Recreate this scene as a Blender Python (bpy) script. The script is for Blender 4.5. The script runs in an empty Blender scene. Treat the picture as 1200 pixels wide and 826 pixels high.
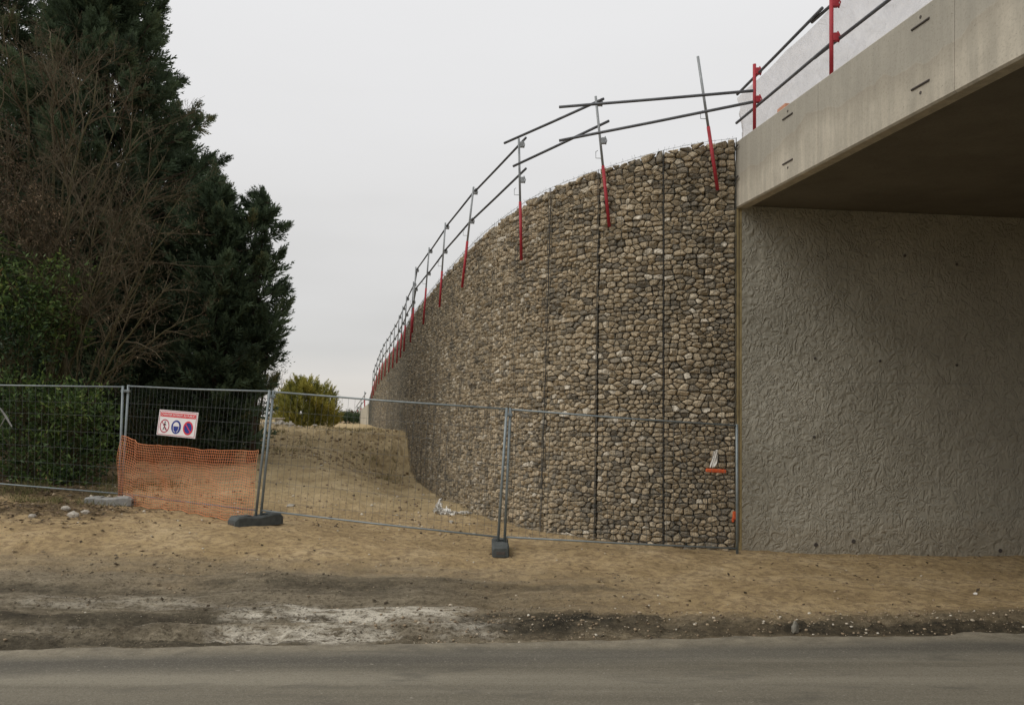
import bpy, math, random
import numpy as np
from mathutils import Vector, Matrix
random.seed(7)
RNG = np.random.default_rng(11)
SC = bpy.context.scene
COL = SC.collection
EYE = 2.1
F = 900.0        # focal length in photo pixels (1200 px wide)

# ------------------------------------------------------------------ camera
cam_d = bpy.data.cameras.new('camera'); cam = bpy.data.objects.new('camera', cam_d); COL.objects.link(cam)
cam.location = (0, 0, EYE); cam.rotation_euler = (math.radians(90), 0, 0)
cam_d.sensor_width = 36; cam_d.lens = 27.0; cam_d.shift_y = 0.0625
cam_d.clip_start = 0.05; cam_d.clip_end = 6000
SC.camera = cam

# ------------------------------------------------------------------ sky, sun, exposure
SUN_EL, SUN_AZ = 48.0, 243.0        # overcast: a weak, very soft sun behind the camera's left shoulder
w = bpy.data.worlds.new('World'); SC.world = w; w.use_nodes = True
nt = w.node_tree; nt.nodes.clear()
def wn(t, **k):
    n = nt.nodes.new(t)
    for a, b in k.items(): setattr(n, a, b)
    return n
out = wn('ShaderNodeOutputWorld'); mixs = wn('ShaderNodeMixShader'); mixs.inputs[0].default_value = 0.93
sky = wn('ShaderNodeTexSky'); sky.sky_type = 'NISHITA'; sky.sun_disc = False
sky.sun_elevation = math.radians(SUN_EL); sky.sun_rotation = math.radians(SUN_AZ); sky.dust_density = 2.0
bg1 = wn('ShaderNodeBackground'); bg1.inputs[1].default_value = 0.1
bg2 = wn('ShaderNodeBackground'); bg2.inputs[1].default_value = 1.0
tc = wn('ShaderNodeTexCoord'); sep = wn('ShaderNodeSeparateXYZ'); nt.links.new(tc.outputs['Generated'], sep.inputs[0])
mp = wn('ShaderNodeMapping'); mp.inputs['Scale'].default_value = (1.2, 1.2, 5.0); nt.links.new(tc.outputs['Generated'], mp.inputs[0])
nz = wn('ShaderNodeTexNoise'); nz.inputs['Scale'].default_value = 1.6; nz.inputs['Detail'].default_value = 4; nz.inputs['Roughness'].default_value = 0.5
nt.links.new(mp.outputs[0], nz.inputs['Vector'])
ad = wn('ShaderNodeMath', operation='MULTIPLY_ADD'); ad.inputs[1].default_value = 0.22; ad.inputs[2].default_value = -0.11
nt.links.new(nz.outputs['Fac'], ad.inputs[0])
ad2 = wn('ShaderNodeMath', operation='ADD'); nt.links.new(sep.outputs['Z'], ad2.inputs[0]); nt.links.new(ad.outputs[0], ad2.inputs[1])
ramp = wn('ShaderNodeValToRGB'); nt.links.new(ad2.outputs[0], ramp.inputs[0])
cr = ramp.color_ramp
cr.elements[0].position = 0.0; cr.elements[0].color = (0.72, 0.685, 0.64, 1)
cr.elements[1].position = 1.0; cr.elements[1].color = (1.0, 1.0, 1.0, 1)
for p, c in ((0.055, (0.745, 0.715, 0.68)), (0.12, (0.665, 0.655, 0.64)), (0.26, (0.79, 0.78, 0.77)), (0.45, (0.86, 0.855, 0.855))):
    e = cr.elements.new(p); e.color = (*c, 1)
nt.links.new(ramp.outputs[0], bg2.inputs[0]); nt.links.new(sky.outputs[0], bg1.inputs[0])
nt.links.new(bg1.outputs[0], mixs.inputs[1]); nt.links.new(bg2.outputs[0], mixs.inputs[2]); nt.links.new(mixs.outputs[0], out.inputs[0])

sd = bpy.data.lights.new('sun', 'SUN'); sd.energy = 1.3; sd.angle = math.radians(38); sd.color = (1.0, 0.96, 0.9)
so = bpy.data.objects.new('sun', sd); COL.objects.link(so)
el, az = math.radians(SUN_EL), math.radians(SUN_AZ)
sdir = Vector((math.sin(az) * math.cos(el), math.cos(az) * math.cos(el), math.sin(el)))
so.rotation_euler = sdir.to_track_quat('Z', 'Y').to_euler()
SC.view_settings.view_transform = 'Standard'; SC.view_settings.look = 'None'
SC.view_settings.gamma = 1.0; SC.view_settings.exposure = 0.0
SC.cycles.max_bounces = 6; SC.cycles.diffuse_bounces = 3; SC.cycles.transparent_max_bounces = 12

# ------------------------------------------------------------------ helpers
def P(x, y, z):
    """photo pixel (1200x826) at a known distance -> world point"""
    return Vector(((x - 600) / F * z, z, EYE + (488 - y) / F * z))

_lat = np.random.default_rng(3).random((256, 256))
def vnoise(x, y):
    x = np.asarray(x, float); y = np.asarray(y, float)
    xi = np.floor(x).astype(int); yi = np.floor(y).astype(int); fx = x - xi; fy = y - yi
    fx = fx * fx * (3 - 2 * fx); fy = fy * fy * (3 - 2 * fy)
    a = _lat[xi & 255, yi & 255]; b = _lat[(xi + 1) & 255, yi & 255]; c = _lat[xi & 255, (yi + 1) & 255]; d = _lat[(xi + 1) & 255, (yi + 1) & 255]
    return (a * (1 - fx) + b * fx) * (1 - fy) + (c * (1 - fx) + d * fx) * fy
def fbm(x, y, o=4, g=0.5):
    s = 0; a = 1; t = 0
    for i in range(o):
        s = s + a * vnoise(x * 2 ** i + 17.3 * i, y * 2 ** i + 9.1 * i); t += a; a *= g
    return s / t
def ss(a, b, x):
    t = np.clip((np.asarray(x, float) - a) / (b - a), 0, 1); return t * t * (3 - 2 * t)

def mesh_obj(name, V, Fs, mat=None, parent=None, smooth=False, attrs=None, origin=None):
    me = bpy.data.meshes.new(name)
    V = np.asarray(V, float)
    if isinstance(Fs, np.ndarray):
        n, k = Fs.shape
        me.vertices.add(len(V)); me.vertices.foreach_set('co', V.ravel())
        me.loops.add(n * k); me.loops.foreach_set('vertex_index', Fs.ravel().astype(np.int32))
        me.polygons.add(n); me.polygons.foreach_set('loop_start', np.arange(0, n * k, k, dtype=np.int32))
        me.polygons.foreach_set('loop_total', np.full(n, k, dtype=np.int32))
        me.update(calc_edges=True)
    else:
        me.from_pydata(V.tolist(), [], Fs)
    if smooth: me.polygons.foreach_set('use_smooth', np.ones(len(me.polygons), dtype=bool))
    if attrs:
        for k, v in attrs.items():
            at = me.attributes.new(k, 'FLOAT', 'POINT'); at.data.foreach_set('value', np.asarray(v, np.float32))
    if mat: me.materials.append(mat)
    o = bpy.data.objects.new(name, me); COL.objects.link(o)
    if parent:
        o.parent = parent
        if origin is None: o.matrix_parent_inverse = Matrix.Translation(parent.location).inverted()
    if origin is not None: o.location = origin
    return o

def tag(o, label=None, cat=None, group=None, kind=None):
    if label: o['label'] = label
    if cat: o['category'] = cat
    if group: o['group'] = group
    if kind: o['kind'] = kind
    return o
def thing(name, label, cat, loc=(0, 0, 0), group=None):
    o = bpy.data.objects.new(name, None); COL.objects.link(o); o.location = loc; o.empty_display_size = 0.2
    return tag(o, label, cat, group)

class MB:
    def __init__(s): s.v = []; s.f = []
    def add(s, V, Fc):
        b = len(s.v); s.v.extend([tuple(p) for p in V]); s.f.extend([tuple(i + b for i in f) for f in Fc]); return s
    def box(s, c, x, y, z, ax=None, taper=1.0, bev=0.0):
        """box centred at c with full sizes x,y,z in axes ax"""
        ax = ax or (Vector((1, 0, 0)), Vector((0, 1, 0)), Vector((0, 0, 1)))
        c = Vector(c); b = min(bev, x * .4, y * .4, z * .4)
        def ring(zz, dx, dy):
            p = []
            for sx, sy in ((-1, -1), (1, -1), (1, 1), (-1, 1)):
                if b > 0:
                    q = [(sx * (dx - b), sy * dy), (sx * dx, sy * (dy - b))]
                    if sx * sy > 0: q = q[::-1] if False else q
                    if (sx, sy) in ((-1, -1), (1, 1)): q = [q[1], q[0]]
                    p += q
                else: p.append((sx * dx, sy * dy))
            return [c + ax[0] * a + ax[1] * d + ax[2] * zz for a, d in p]
        hx, hy, hz = x / 2, y / 2, z / 2
        levels = [(-hz, hx - b, hy - b), (-hz + b, hx, hy), (hz - b, hx * taper, hy * taper), (hz, (hx - b) * taper, (hy - b) * taper)] if b > 0 else [(-hz, hx, hy), (hz, hx * taper, hy * taper)]
        V = []; n = 0
        for L in levels:
            r = ring(*L); n = len(r); V += r
        Fc = [tuple(range(n))[::-1], tuple(range(len(V) - n, len(V)))]
        for k in range(len(levels) - 1):
            for i in range(n):
                j = (i + 1) % n; Fc.append((k * n + i, k * n + j, (k + 1) * n + j, (k + 1) * n + i))
        return s.add(V, Fc)
    def tube(s, pts, r, n=8, cap=True):
        pts = [Vector(p) for p in pts]; m = len(pts)
        rs = list(r) if hasattr(r, '__len__') else [r] * m
        V = []; up = Vector((0.13, 0.37, 0.92)).normalized()
        for i, p in enumerate(pts):
            d = (pts[min(i + 1, m - 1)] - pts[max(i - 1, 0)]).normalized()
            a = d.cross(up)
            if a.length < .05: a = d.cross(Vector((1, 0, 0)))
            a.normalize(); b = d.cross(a)
            for k in range(n):
                t = 2 * math.pi * k / n; V.append(p + (a * math.cos(t) + b * math.sin(t)) * rs[i])
        Fc = []
        for i in range(m - 1):
            for k in range(n):
                j = (k + 1) % n; Fc.append((i * n + k, i * n + j, (i + 1) * n + j, (i + 1) * n + k))
        if cap: Fc += [tuple(range(n))[::-1], tuple(range((m - 1) * n, m * n))]
        return s.add(V, Fc)
    def build(s, name, mat, parent=None, smooth=False):
        me = bpy.data.meshes.new(name); me.from_pydata(s.v, [], s.f)
        if smooth: me.polygons.foreach_set('use_smooth', np.ones(len(me.polygons), dtype=bool))
        if mat: me.materials.append(mat)
        o = bpy.data.objects.new(name, me); COL.objects.link(o)
        if parent:
            o.parent = parent; o.matrix_parent_inverse = Matrix.Translation(parent.location).inverted()
        return o

# ------------------------------------------------------------------ materials
def ramp_cols(node, stops):
    cr = node.color_ramp
    while len(cr.elements) > 2: cr.elements.remove(cr.elements[-1])
    cr.elements[0].position = stops[0][0]; cr.elements[0].color = (*stops[0][1], 1)
    cr.elements[1].position = stops[-1][0]; cr.elements[1].color = (*stops[-1][1], 1)
    for p, c in stops[1:-1]:
        e = cr.elements.new(p); e.color = (*c, 1)
class Mat:
    def __init__(s, name, rough=0.9, spec=0.25):
        s.m = bpy.data.materials.new(name); s.m.use_nodes = True; s.t = s.m.node_tree; s.b = s.t.nodes['Principled BSDF']
        s.b.inputs['Roughness'].default_value = rough; s.b.inputs['Specular IOR Level'].default_value = spec
        s.tc = s.t.nodes.new('ShaderNodeTexCoord')
    def n(s, t, **k):
        n = s.t.nodes.new(t)
        for a, b in k.items(): setattr(n, a, b)
        return n
    def l(s, a, b): s.t.links.new(a, b)
    def coord(s, scale=(1, 1, 1), rot=(0, 0, 0), src='Object'):
        m = s.n('ShaderNodeMapping'); m.inputs['Scale'].default_value = scale; m.inputs['Rotation'].default_value = rot
        s.l(s.tc.outputs[src], m.inputs[0]); return m.outputs[0]
    def noise(s, scale, detail=5, rough=0.6, vec=None, dist=0):
        n = s.n('ShaderNodeTexNoise'); n.inputs['Scale'].default_value = scale; n.inputs['Detail'].default_value = detail
        n.inputs['Roughness'].default_value = rough; n.inputs['Distortion'].default_value = dist
        s.l(vec if vec is not None else s.tc.outputs['Object'], n.inputs['Vector']); return n.outputs['Fac']
    def ramp(s, fac, stops):
        r = s.n('ShaderNodeValToRGB'); ramp_cols(r, stops); s.l(fac, r.inputs[0]); return r.outputs[0]
    def attr(s, name):
        a = s.n('ShaderNodeAttribute'); a.attribute_name = name; return a.outputs['Fac']
    def mix(s, f, a, b, mode='MIX'):
        m = s.n('ShaderNodeMix', data_type='RGBA', blend_type=mode)
        for sock, v in ((m.inputs[0], f), (m.inputs[6], a), (m.inputs[7], b)):
            if isinstance(v, (int, float)): sock.default_value = v
            elif isinstance(v, tuple): sock.default_value = (*v, 1)
            else: s.l(v, sock)
        return m.outputs[2]
    def math(s, op, a, b=0.0, c=None, clamp=False):
        m = s.n('ShaderNodeMath', operation=op); m.use_clamp = clamp
        for i, v in enumerate((a, b, c)):
            if v is None: continue
            if isinstance(v, (int, float)): m.inputs[i].default_value = v
            else: s.l(v, m.inputs[i])
        return m.outputs[0]
    def base(s, c):
        if isinstance(c, tuple): s.b.inputs['Base Color'].default_value = (*c, 1)
        else: s.l(c, s.b.inputs['Base Color'])
        return s
    def bump(s, h, strength=0.5, dist=0.01, prev=None):
        b = s.n('ShaderNodeBump'); b.inputs['Strength'].default_value = strength; b.inputs['Distance'].default_value = dist
        s.l(h, b.inputs['Height'])
        if prev is not None: s.l(prev, b.inputs['Normal'])
        s.l(b.outputs[0], s.b.inputs['Normal']); return b.outputs[0]

def simple(name, c1, c2, scale=8, rough=0.8, spec=0.3, bump=0.3, bdist=0.004, metal=0.0):
    m = Mat(name, rough, spec); f = m.noise(scale, 6, 0.65)
    m.base(m.ramp(f, [(0.3, c1), (0.7, c2)])); m.b.inputs['Metallic'].default_value = metal
    if bump: m.bump(m.noise(scale * 6, 4, 0.6), bump, bdist)
    return m.m

# stones
def stone_mat():
    m = Mat('gabion_stone', 0.95, 0.15)
    t = m.attr('tint')
    c = m.ramp(t, [(0.0, (0.14, 0.128, 0.105)), (0.22, (0.28, 0.245, 0.19)), (0.45, (0.40, 0.33, 0.225)), (0.72, (0.56, 0.45, 0.30)), (0.90, (0.70, 0.60, 0.44)), (1.0, (0.80, 0.73, 0.60))])
    n1 = m.noise(19, 7, 0.78)
    c = m.mix(m.ramp(n1, [(0.48, (0, 0, 0)), (0.60, (0.85, 0.85, 0.85))]), c, m.mix(0.6, c, (0.16, 0.12, 0.075)))
    n2 = m.noise(34, 6, 0.75)
    c = m.mix(m.ramp(n2, [(0.52, (0, 0, 0)), (0.62, (0.5, 0.5, 0.5))]), c, (0.66, 0.58, 0.44))
    n3 = m.noise(60, 4, 0.7); c = m.mix(m.ramp(n3, [(0.42, (0.45, 0.45, 0.45)), (0.5, (0, 0, 0))]), c, (0.12, 0.10, 0.075))
    m.base(c)
    b = m.bump(m.noise(26, 6, 0.75), 0.8, 0.015)
    return m.m
M_STONE = stone_mat()
M_CORE = simple('gabion_core', (0.04, 0.036, 0.028), (0.12, 0.10, 0.075), 9, bump=0.8, bdist=0.03)
M_WIRE = simple('galvanised_wire', (0.075, 0.08, 0.072), (0.13, 0.135, 0.12), 20, rough=0.6, bump=0, metal=0.2)
M_JWIRE = simple('dark_wire', (0.05, 0.048, 0.045), (0.09, 0.088, 0.08), 20, rough=0.6, bump=0)
M_STEEL = simple('galvanised_steel', (0.23, 0.245, 0.25), (0.36, 0.375, 0.38), 7, rough=0.5, bump=0.1, metal=0.35)
M_FENCE = simple('fence_steel', (0.17, 0.20, 0.205), (0.27, 0.30, 0.305), 9, rough=0.5, bump=0.1, metal=0.3)
M_FWIRE = simple('fence_wire', (0.10, 0.11, 0.11), (0.16, 0.17, 0.17), 9, rough=0.6, bump=0, metal=0.2)
M_TUBE = simple('dull_scaffold_tube', (0.085, 0.09, 0.1), (0.16, 0.165, 0.175), 9, rough=0.6, bump=0.1, metal=0.3)
M_RED = simple('red_paint', (0.30, 0.022, 0.032), (0.42, 0.04, 0.05), 12, rough=0.55, bump=0.1)
M_RUBBER = simple('black_rubber_block', (0.055, 0.062, 0.060), (0.10, 0.108, 0.104), 12, rough=0.85)
M_FOOTC = simple('grey_concrete_block', (0.20, 0.20, 0.19), (0.33, 0.325, 0.30), 14, rough=0.9)
M_NET = simple('orange_netting', (0.74, 0.27, 0.12), (0.88, 0.38, 0.19), 3, rough=0.6, bump=0)
M_BARK = simple('mossy_bark', (0.045, 0.042, 0.022), (0.11, 0.095, 0.045), 9, rough=0.95, bump=0.6, bdist=0.01)
M_TRUNK = simple('conifer_bark', (0.04, 0.03, 0.022), (0.09, 0.065, 0.045), 9, rough=0.95, bump=0.6, bdist=0.02)
M_ROCK = simple('pale_rock', (0.30, 0.27, 0.22), (0.55, 0.51, 0.44), 10, rough=0.95, bump=0.8, bdist=0.02)
M_WOOD = simple('pale_joint_board', (0.30, 0.235, 0.115), (0.50, 0.40, 0.21), 6, rough=0.9)
M_PLASTIC = simple('white_plastic_rag', (0.55, 0.52, 0.46), (0.82, 0.80, 0.75), 7, rough=0.5)
M_ORANGE = simple('orange_red_plastic', (0.55, 0.09, 0.03), (0.72, 0.15, 0.05), 8, rough=0.5)
M_BRICK = simple('orange_clay', (0.50, 0.24, 0.15), (0.62, 0.32, 0.22), 8, rough=0.9)
M_RUST = simple('dark_rod', (0.06, 0.052, 0.048), (0.11, 0.095, 0.085), 20, rough=0.8)
M_TWIGGY = simple('brown_twigs', (0.060, 0.048, 0.030), (0.125, 0.10, 0.06), 5, rough=0.95, bump=0)

def leafmat(name, stops, trans=0.25, rough=0.7):
    m = Mat(name, rough, 0.2); t = m.attr('tint'); c = m.ramp(t, stops)
    m.base(c); tr = m.n('ShaderNodeBsdfTranslucent'); m.l(c, tr.inputs[0])
    mx = m.n('ShaderNodeMixShader'); mx.inputs[0].default_value = trans
    m.l(m.b.outputs[0], mx.inputs[1]); m.l(tr.outputs[0], mx.inputs[2]); m.l(mx.outputs[0], m.t.nodes['Material Output'].inputs[0])
    return m.m
M_CONIF = leafmat('dark_conifer_foliage', [(0, (0.040, 0.058, 0.036)), (0.5, (0.082, 0.118, 0.066)), (0.85, (0.13, 0.17, 0.09)), (1, (0.20, 0.19, 0.09))], 0.3)
M_YELL = leafmat('yellow_green_conifer_foliage', [(0, (0.05, 0.065, 0.02)), (0.4, (0.19, 0.20, 0.05)), (1, (0.44, 0.39, 0.09))], 0.2)
M_LAUREL = leafmat('evergreen_leaves', [(0, (0.022, 0.042, 0.016)), (0.5, (0.075, 0.125, 0.036)), (0.85, (0.17, 0.23, 0.06)), (0.97, (0.30, 0.34, 0.10)), (1.0, (0.30, 0.19, 0.09))], 0.2, 0.45)
M_DEAD = leafmat('dead_brown_leaves', [(0, (0.05, 0.038, 0.024)), (0.6, (0.125, 0.09, 0.054)), (1, (0.29, 0.205, 0.13))], 0.2)
M_SMALL = leafmat('small_green_leaves', [(0, (0.025, 0.04, 0.02)), (0.6, (0.06, 0.09, 0.04)), (1, (0.14, 0.17, 0.09))], 0.2)
M_GRASS = leafmat('dry_grass_blades', [(0, (0.06, 0.075, 0.025)), (0.5, (0.16, 0.155, 0.06)), (1, (0.36, 0.29, 0.15))], 0.2)

# ------------------------------------------------------------------ gabion wall plan
PLAN = [(862, 11.6), (780, 11.75), (705, 12.1), (645, 12.7), (600, 13.7), (560, 15.3), (520, 18.3), (503, 20.7), (487, 23.4), (475, 26.6), (465, 31.5), (455, 37.5), (445, 43.5), (437, 50), (432, 57)]
pl = np.array([((x - 600) / F * z, z) for x, z in PLAN])
pl = np.vstack([pl[0] + (pl[0] - pl[1]), pl, pl[-1] + (pl[-1] - pl[-2])])
den = []
for i in range(1, len(pl) - 2):
    p0, p1, p2, p3 = pl[i - 1:i + 3]
    for t in np.linspace(0, 1, 24, endpoint=False):
        den.append(0.5 * ((2 * p1) + (-p0 + p2) * t + (2 * p0 - 5 * p1 + 4 * p2 - p3) * t * t + (-p0 + 3 * p1 - 3 * p2 + p3) * t ** 3))
den.append(pl[-2]); den = np.array(den)
cum = np.concatenate([[0], np.cumsum(np.linalg.norm(np.diff(den, axis=0), axis=1))])
WL = cum[-1]
WS = np.linspace(0, WL, int(WL / 0.1)); WX = np.interp(WS, cum, den[:, 0]); WY = np.interp(WS, cum, den[:, 1])
k = np.ones(7) / 7
def sm(a): return np.convolve(np.pad(a, 3, mode='edge'), k, 'valid')
TX = sm(np.gradient(WX, WS)); TY = sm(np.gradient(WY, WS)); L_ = np.hypot(TX, TY); TX /= L_; TY /= L_
WPX = 600 + F * WX / WY
def s_of_px(px): return float(np.interp(-px, -WPX, WS))
def wpos(s): return np.interp(s, WS, WX), np.interp(s, WS, WY)
def wout(s):
    tx = np.interp(s, WS, TX); ty = np.interp(s, WS, TY); return -ty, tx
TOPPX = [(862, 164.5), (820, 170), (780, 177.5), (740, 187), (705, 197), (675, 206), (645, 216), (620, 228), (600, 241), (580, 256), (560, 272), (540, 292), (520, 315), (503, 336), (487, 357), (475, 374.5), (465, 397), (455, 413), (445, 427), (437, 448), (432, 467)]
ts = [s_of_px(x) for x, y in TOPPX]; tz = [EYE + (488 - y) * float(np.interp(s, WS, WY)) / F for (x, y), s in zip(TOPPX, ts)]
TOPZ = sm(sm(np.interp(WS, ts, tz)))
BATTER = 0.04
def wtop(s): return np.interp(s, WS, TOPZ)
def wpt(s, z, d=0.0):
    """point on the wall face: arc length s, height z, d metres outward"""
    x, y = wpos(s); ox, oy = wout(s); o = d - BATTER * ss(0.2, 3.2, s) * np.maximum(z, 0)
    return np.stack([x + ox * o, y + oy * o, np.asarray(z, float) + 0 * x], -1)

# ------------------------------------------------------------------ ground heights
def edgeY(X): return 7.07 + 0.056 * X
SUB = WS[::6]; SWX = np.interp(SUB, WS, WX); SWY = np.interp(SUB, WS, WY)
def wdist(X, Y):
    X = np.asarray(X, float); Y = np.asarray(Y, float); sh = X.shape; X = X.ravel(); Y = Y.ravel(); d = np.full(X.shape, 1e9)
    for a, b in zip(SWX, SWY): d = np.minimum(d, (X - a) ** 2 + (Y - b) ** 2)
    return np.sqrt(d).reshape(sh)
def gsmooth(X, Y):
    X = np.asarray(X, float); Y = np.asarray(Y, float)
    e = edgeY(X); S = np.clip(0.055 * (3.4 - X), -0.22, 0.75)
    t = ss(0, 1, (Y - e - 0.3) / 3.8)
    base = -0.03 + 0.10 * ss(-0.02, 0.75, Y - e + 0.75 * (fbm(X * 1.3, Y * 3.0, 5, 0.68) - 0.5))
    R = 1.0 * np.clip((Y - 13.0) / 15, 0, 1); R = R * (0.6 + 0.4 * R)
    d = wdist(X, Y); wv = ss(0.2, 5.0, d) * (1 - ss(13, 18, Y)) + ss(0.5, 3.0, d) * ss(13, 18, Y)
    h = base + wv * (S * t + R) + (1 - wv) * (np.minimum(S, 0.1) * t + 1.38 * ss(22.2, 26.6, Y + 0.5 * (d - 1) + 0.5 * (fbm(X * .9, Y * .9, 3) - .5)))
    f = ss(27, 34, Y); h = h * (1 - f) + 1.45 * f
    bk = ss(0.9, -0.9, Y); h = h * (1 - bk) + 0.5 * bk
    return h
def ground_detail(X, Y):
    e = edgeY(X); dy = Y - e
    verge = ss(-0.05, 0.5, dy)
    far = 1 - ss(30, 60, Y)
    h = (fbm(X * 1.1, Y * 1.1, 4) - 0.5) * 0.10 * verge * far + (fbm(X * 5, Y * 5, 4, 0.7) - 0.5) * 0.05 * verge * far
    left = ss(2.0, -2.5, X)
    # wheel ruts running with the road on the left part of the verge
    wob = 0.22 * (fbm(X * 0.35 + 5, Y * 0 + 3.3, 3) - 0.5) * 2
    for c0, wd, am in ((0.35, 0.10, 0.035), (0.75, 0.13, 0.05), (1.25, 0.12, 0.03), (1.75, 0.16, 0.03), (2.3, 0.14, 0.02)):
        q = (dy - c0 - wob) / wd; h = h - 1.7 * am * np.exp(-q * q) * left * (0.5 + 0.9 * fbm(X * 0.7 + c0 * 9, Y * 2, 2)) + 0.5 * am * np.exp(-(q - 1.7) ** 2) * left
    # crumbly lip along the asphalt
    lip = np.exp(-((dy - 0.38 - 0.15 * fbm(X * 0.8, 4.2 + 0 * Y, 2)) / 0.22) ** 2)
    h = h + lip * (fbm(X * 8, Y * 8, 4, 0.75) - 0.35) * 0.13
    # mound roughness
    mound = ss(21, 25, Y) * (1 - ss(31, 40, Y))
    h = h + mound * (fbm(X * 1.8 + 3, Y * 1.8, 5, 0.72) - 0.5) * 0.42
    h = h + mound * ((fbm(X * 6, Y * 6, 4, 0.7) - 0.5) * 0.22)
    path = ss(12.5, 15, Y) * (1 - mound); h = h + path * far * (fbm(X * 2.3, Y * 2.3, 5, 0.65) - 0.5) * 0.16
    under = ss(-7.5, -9.5, X) * ss(12.5, 14.5, Y); h = h + under * 0.1 * fbm(X * 3, Y * 3, 3)
    return h
def gz(x, y):
    return float(gsmooth(np.array([x]), np.array([y]))[0] + ground_detail(np.array([x]), np.array([y]))[0])
def gzv(X, Y): return gsmooth(X, Y) + ground_detail(X, Y)
def ground_hit(px, py):
    """where the ray through a photo pixel meets the ground"""
    zs = np.linspace(5, 60, 2200); X = (px - 600) / F * zs; H = EYE + (488 - py) / F * zs
    g = gsmooth(X, zs); i = int(np.argmax(H < g)); return Vector((X[i], zs[i], gz(X[i], zs[i])))

def axis(fine0, fine1, step, far0, far1, grow=1.13, mid=None):
    a = list(np.arange(fine0, fine1 + 1e-6, step)); d = step; p = a[-1]
    while p < far1:
        if mid and p < mid[0]: d = min(d * grow, mid[1])
        else: d *= grow
        p += d; a.append(p)
    d = step; p = a[0]; b = []
    while p > far0: d *= grow; p -= d; b.append(p)
    return np.array(b[::-1] + a)
gx = axis(-9.0, 8.6, 0.045, -2500, 2500); gy = axis(6.4, 15.5, 0.042, -2500, 3500, mid=(34, 0.085))
GX, GY = np.meshgrid(gx, gy, indexing='ij')
GZ = gzv(GX, GY)
V = np.stack([GX, GY, GZ], -1).reshape(-1, 3)
ni, nj = GX.shape; I = np.arange(ni * nj).reshape(ni, nj)
Q = np.stack([I[:-1, :-1], I[1:, :-1], I[1:, 1:], I[:-1, 1:]], -1).reshape(-1, 4)
def blob(X, Y, cx, cy, rx, ry, n=1.0, p=1.0):
    d = ((X - cx) / rx) ** 2 + ((Y - cy) / ry) ** 2
    return np.clip(1.25 - d - n * (fbm(X * 2.2 + cx, Y * 6 + cy, 4, 0.65) - 0.42) * 3.0, 0, 1) ** p
dY = GY - edgeY(GX)
white = np.maximum.reduce([1.2 * blob(GX, GY, -1.6, 7.95, 1.3, 0.30), 1.2 * blob(GX, GY, -2.0, 7.33, 1.0, 0.2), 0.9 * blob(GX, GY, -0.8, 7.65, 0.9, 0.28), 0.38 * blob(GX, GY, -4.0, 8.2, 1.9, 0.18), 0.3 * blob(GX, GY, -4.3, 7.5, 1.3, 0.14)])
dark = np.maximum.reduce([1.3 * blob(GX, GY, 0.35, 7.68, 1.25, 0.30, 0.8), 1.1 * blob(GX, GY, 4.6, 7.55, 3.6, 0.20, 0.5), 0.75 * blob(GX, GY, 1.6, 7.48, 1.5, 0.15, 0.7), 0.9 * blob(GX, GY, -4.6, 7.15, 3.2, 0.13, 0.8), 0.7 * blob(GX, GY, -2.6, 8.9, 2.2, 0.35, 1), 0.8 * blob(GX, GY, -3.9, 7.72, 2.0, 0.14, .8), 0.6 * blob(GX, GY, 0.2, 8.9, 1.6, 0.16, 1), 0.75 * blob(GX, GY, -5.2, 8.5, 1.6, 0.16, 1)])  # damp and mud patches; long right-hand strip is painted shade of the bank drop
left = ss(2.6, -1.6, GX)
mud = left * ss(3.2, 1.5, dY + 1.1 * (fbm(GX * 0.8, GY * 1.5, 4) - 0.5)) + (1 - left) * ss(0.95, 0.5, dY + 0.3 * (fbm(GX * 1.5, GY * 1.5, 3) - 0.5)) * 0.75
mud = np.clip(mud, 0, 1)
dw = wdist(GX, GY)
path = ss(12.6, 17, GY) * 0.75
litter = np.clip(ss(-6.1, -8.0, GX + 0.3 * (GY - 13) * (GY > 13) - 0.0 + (fbm(GX * 2, GY * 2, 4) - 0.5) * 2.2) * ss(12.6, 13.6, GY + (fbm(GX * 2 + 9, GY * 2, 4) - 0.5) * 1.6), 0, 1)
litter = np.maximum(litter, 0.9 * blob(GX, GY, -7.3, 12.0, 1.5, 1.1, 1.0)); litter = np.maximum(litter, 0.7 * blob(GX, GY, -8.6, 11.0, 1.6, 0.9, 1.0))
rutm = left * np.clip(fbm(GX * 0.45 + 2, dY * 7.0, 4, 0.65) * 2.2 - 0.75, 0, 1) * ss(3.0, 2.0, dY) * ss(0.1, 0.4, dY)

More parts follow.
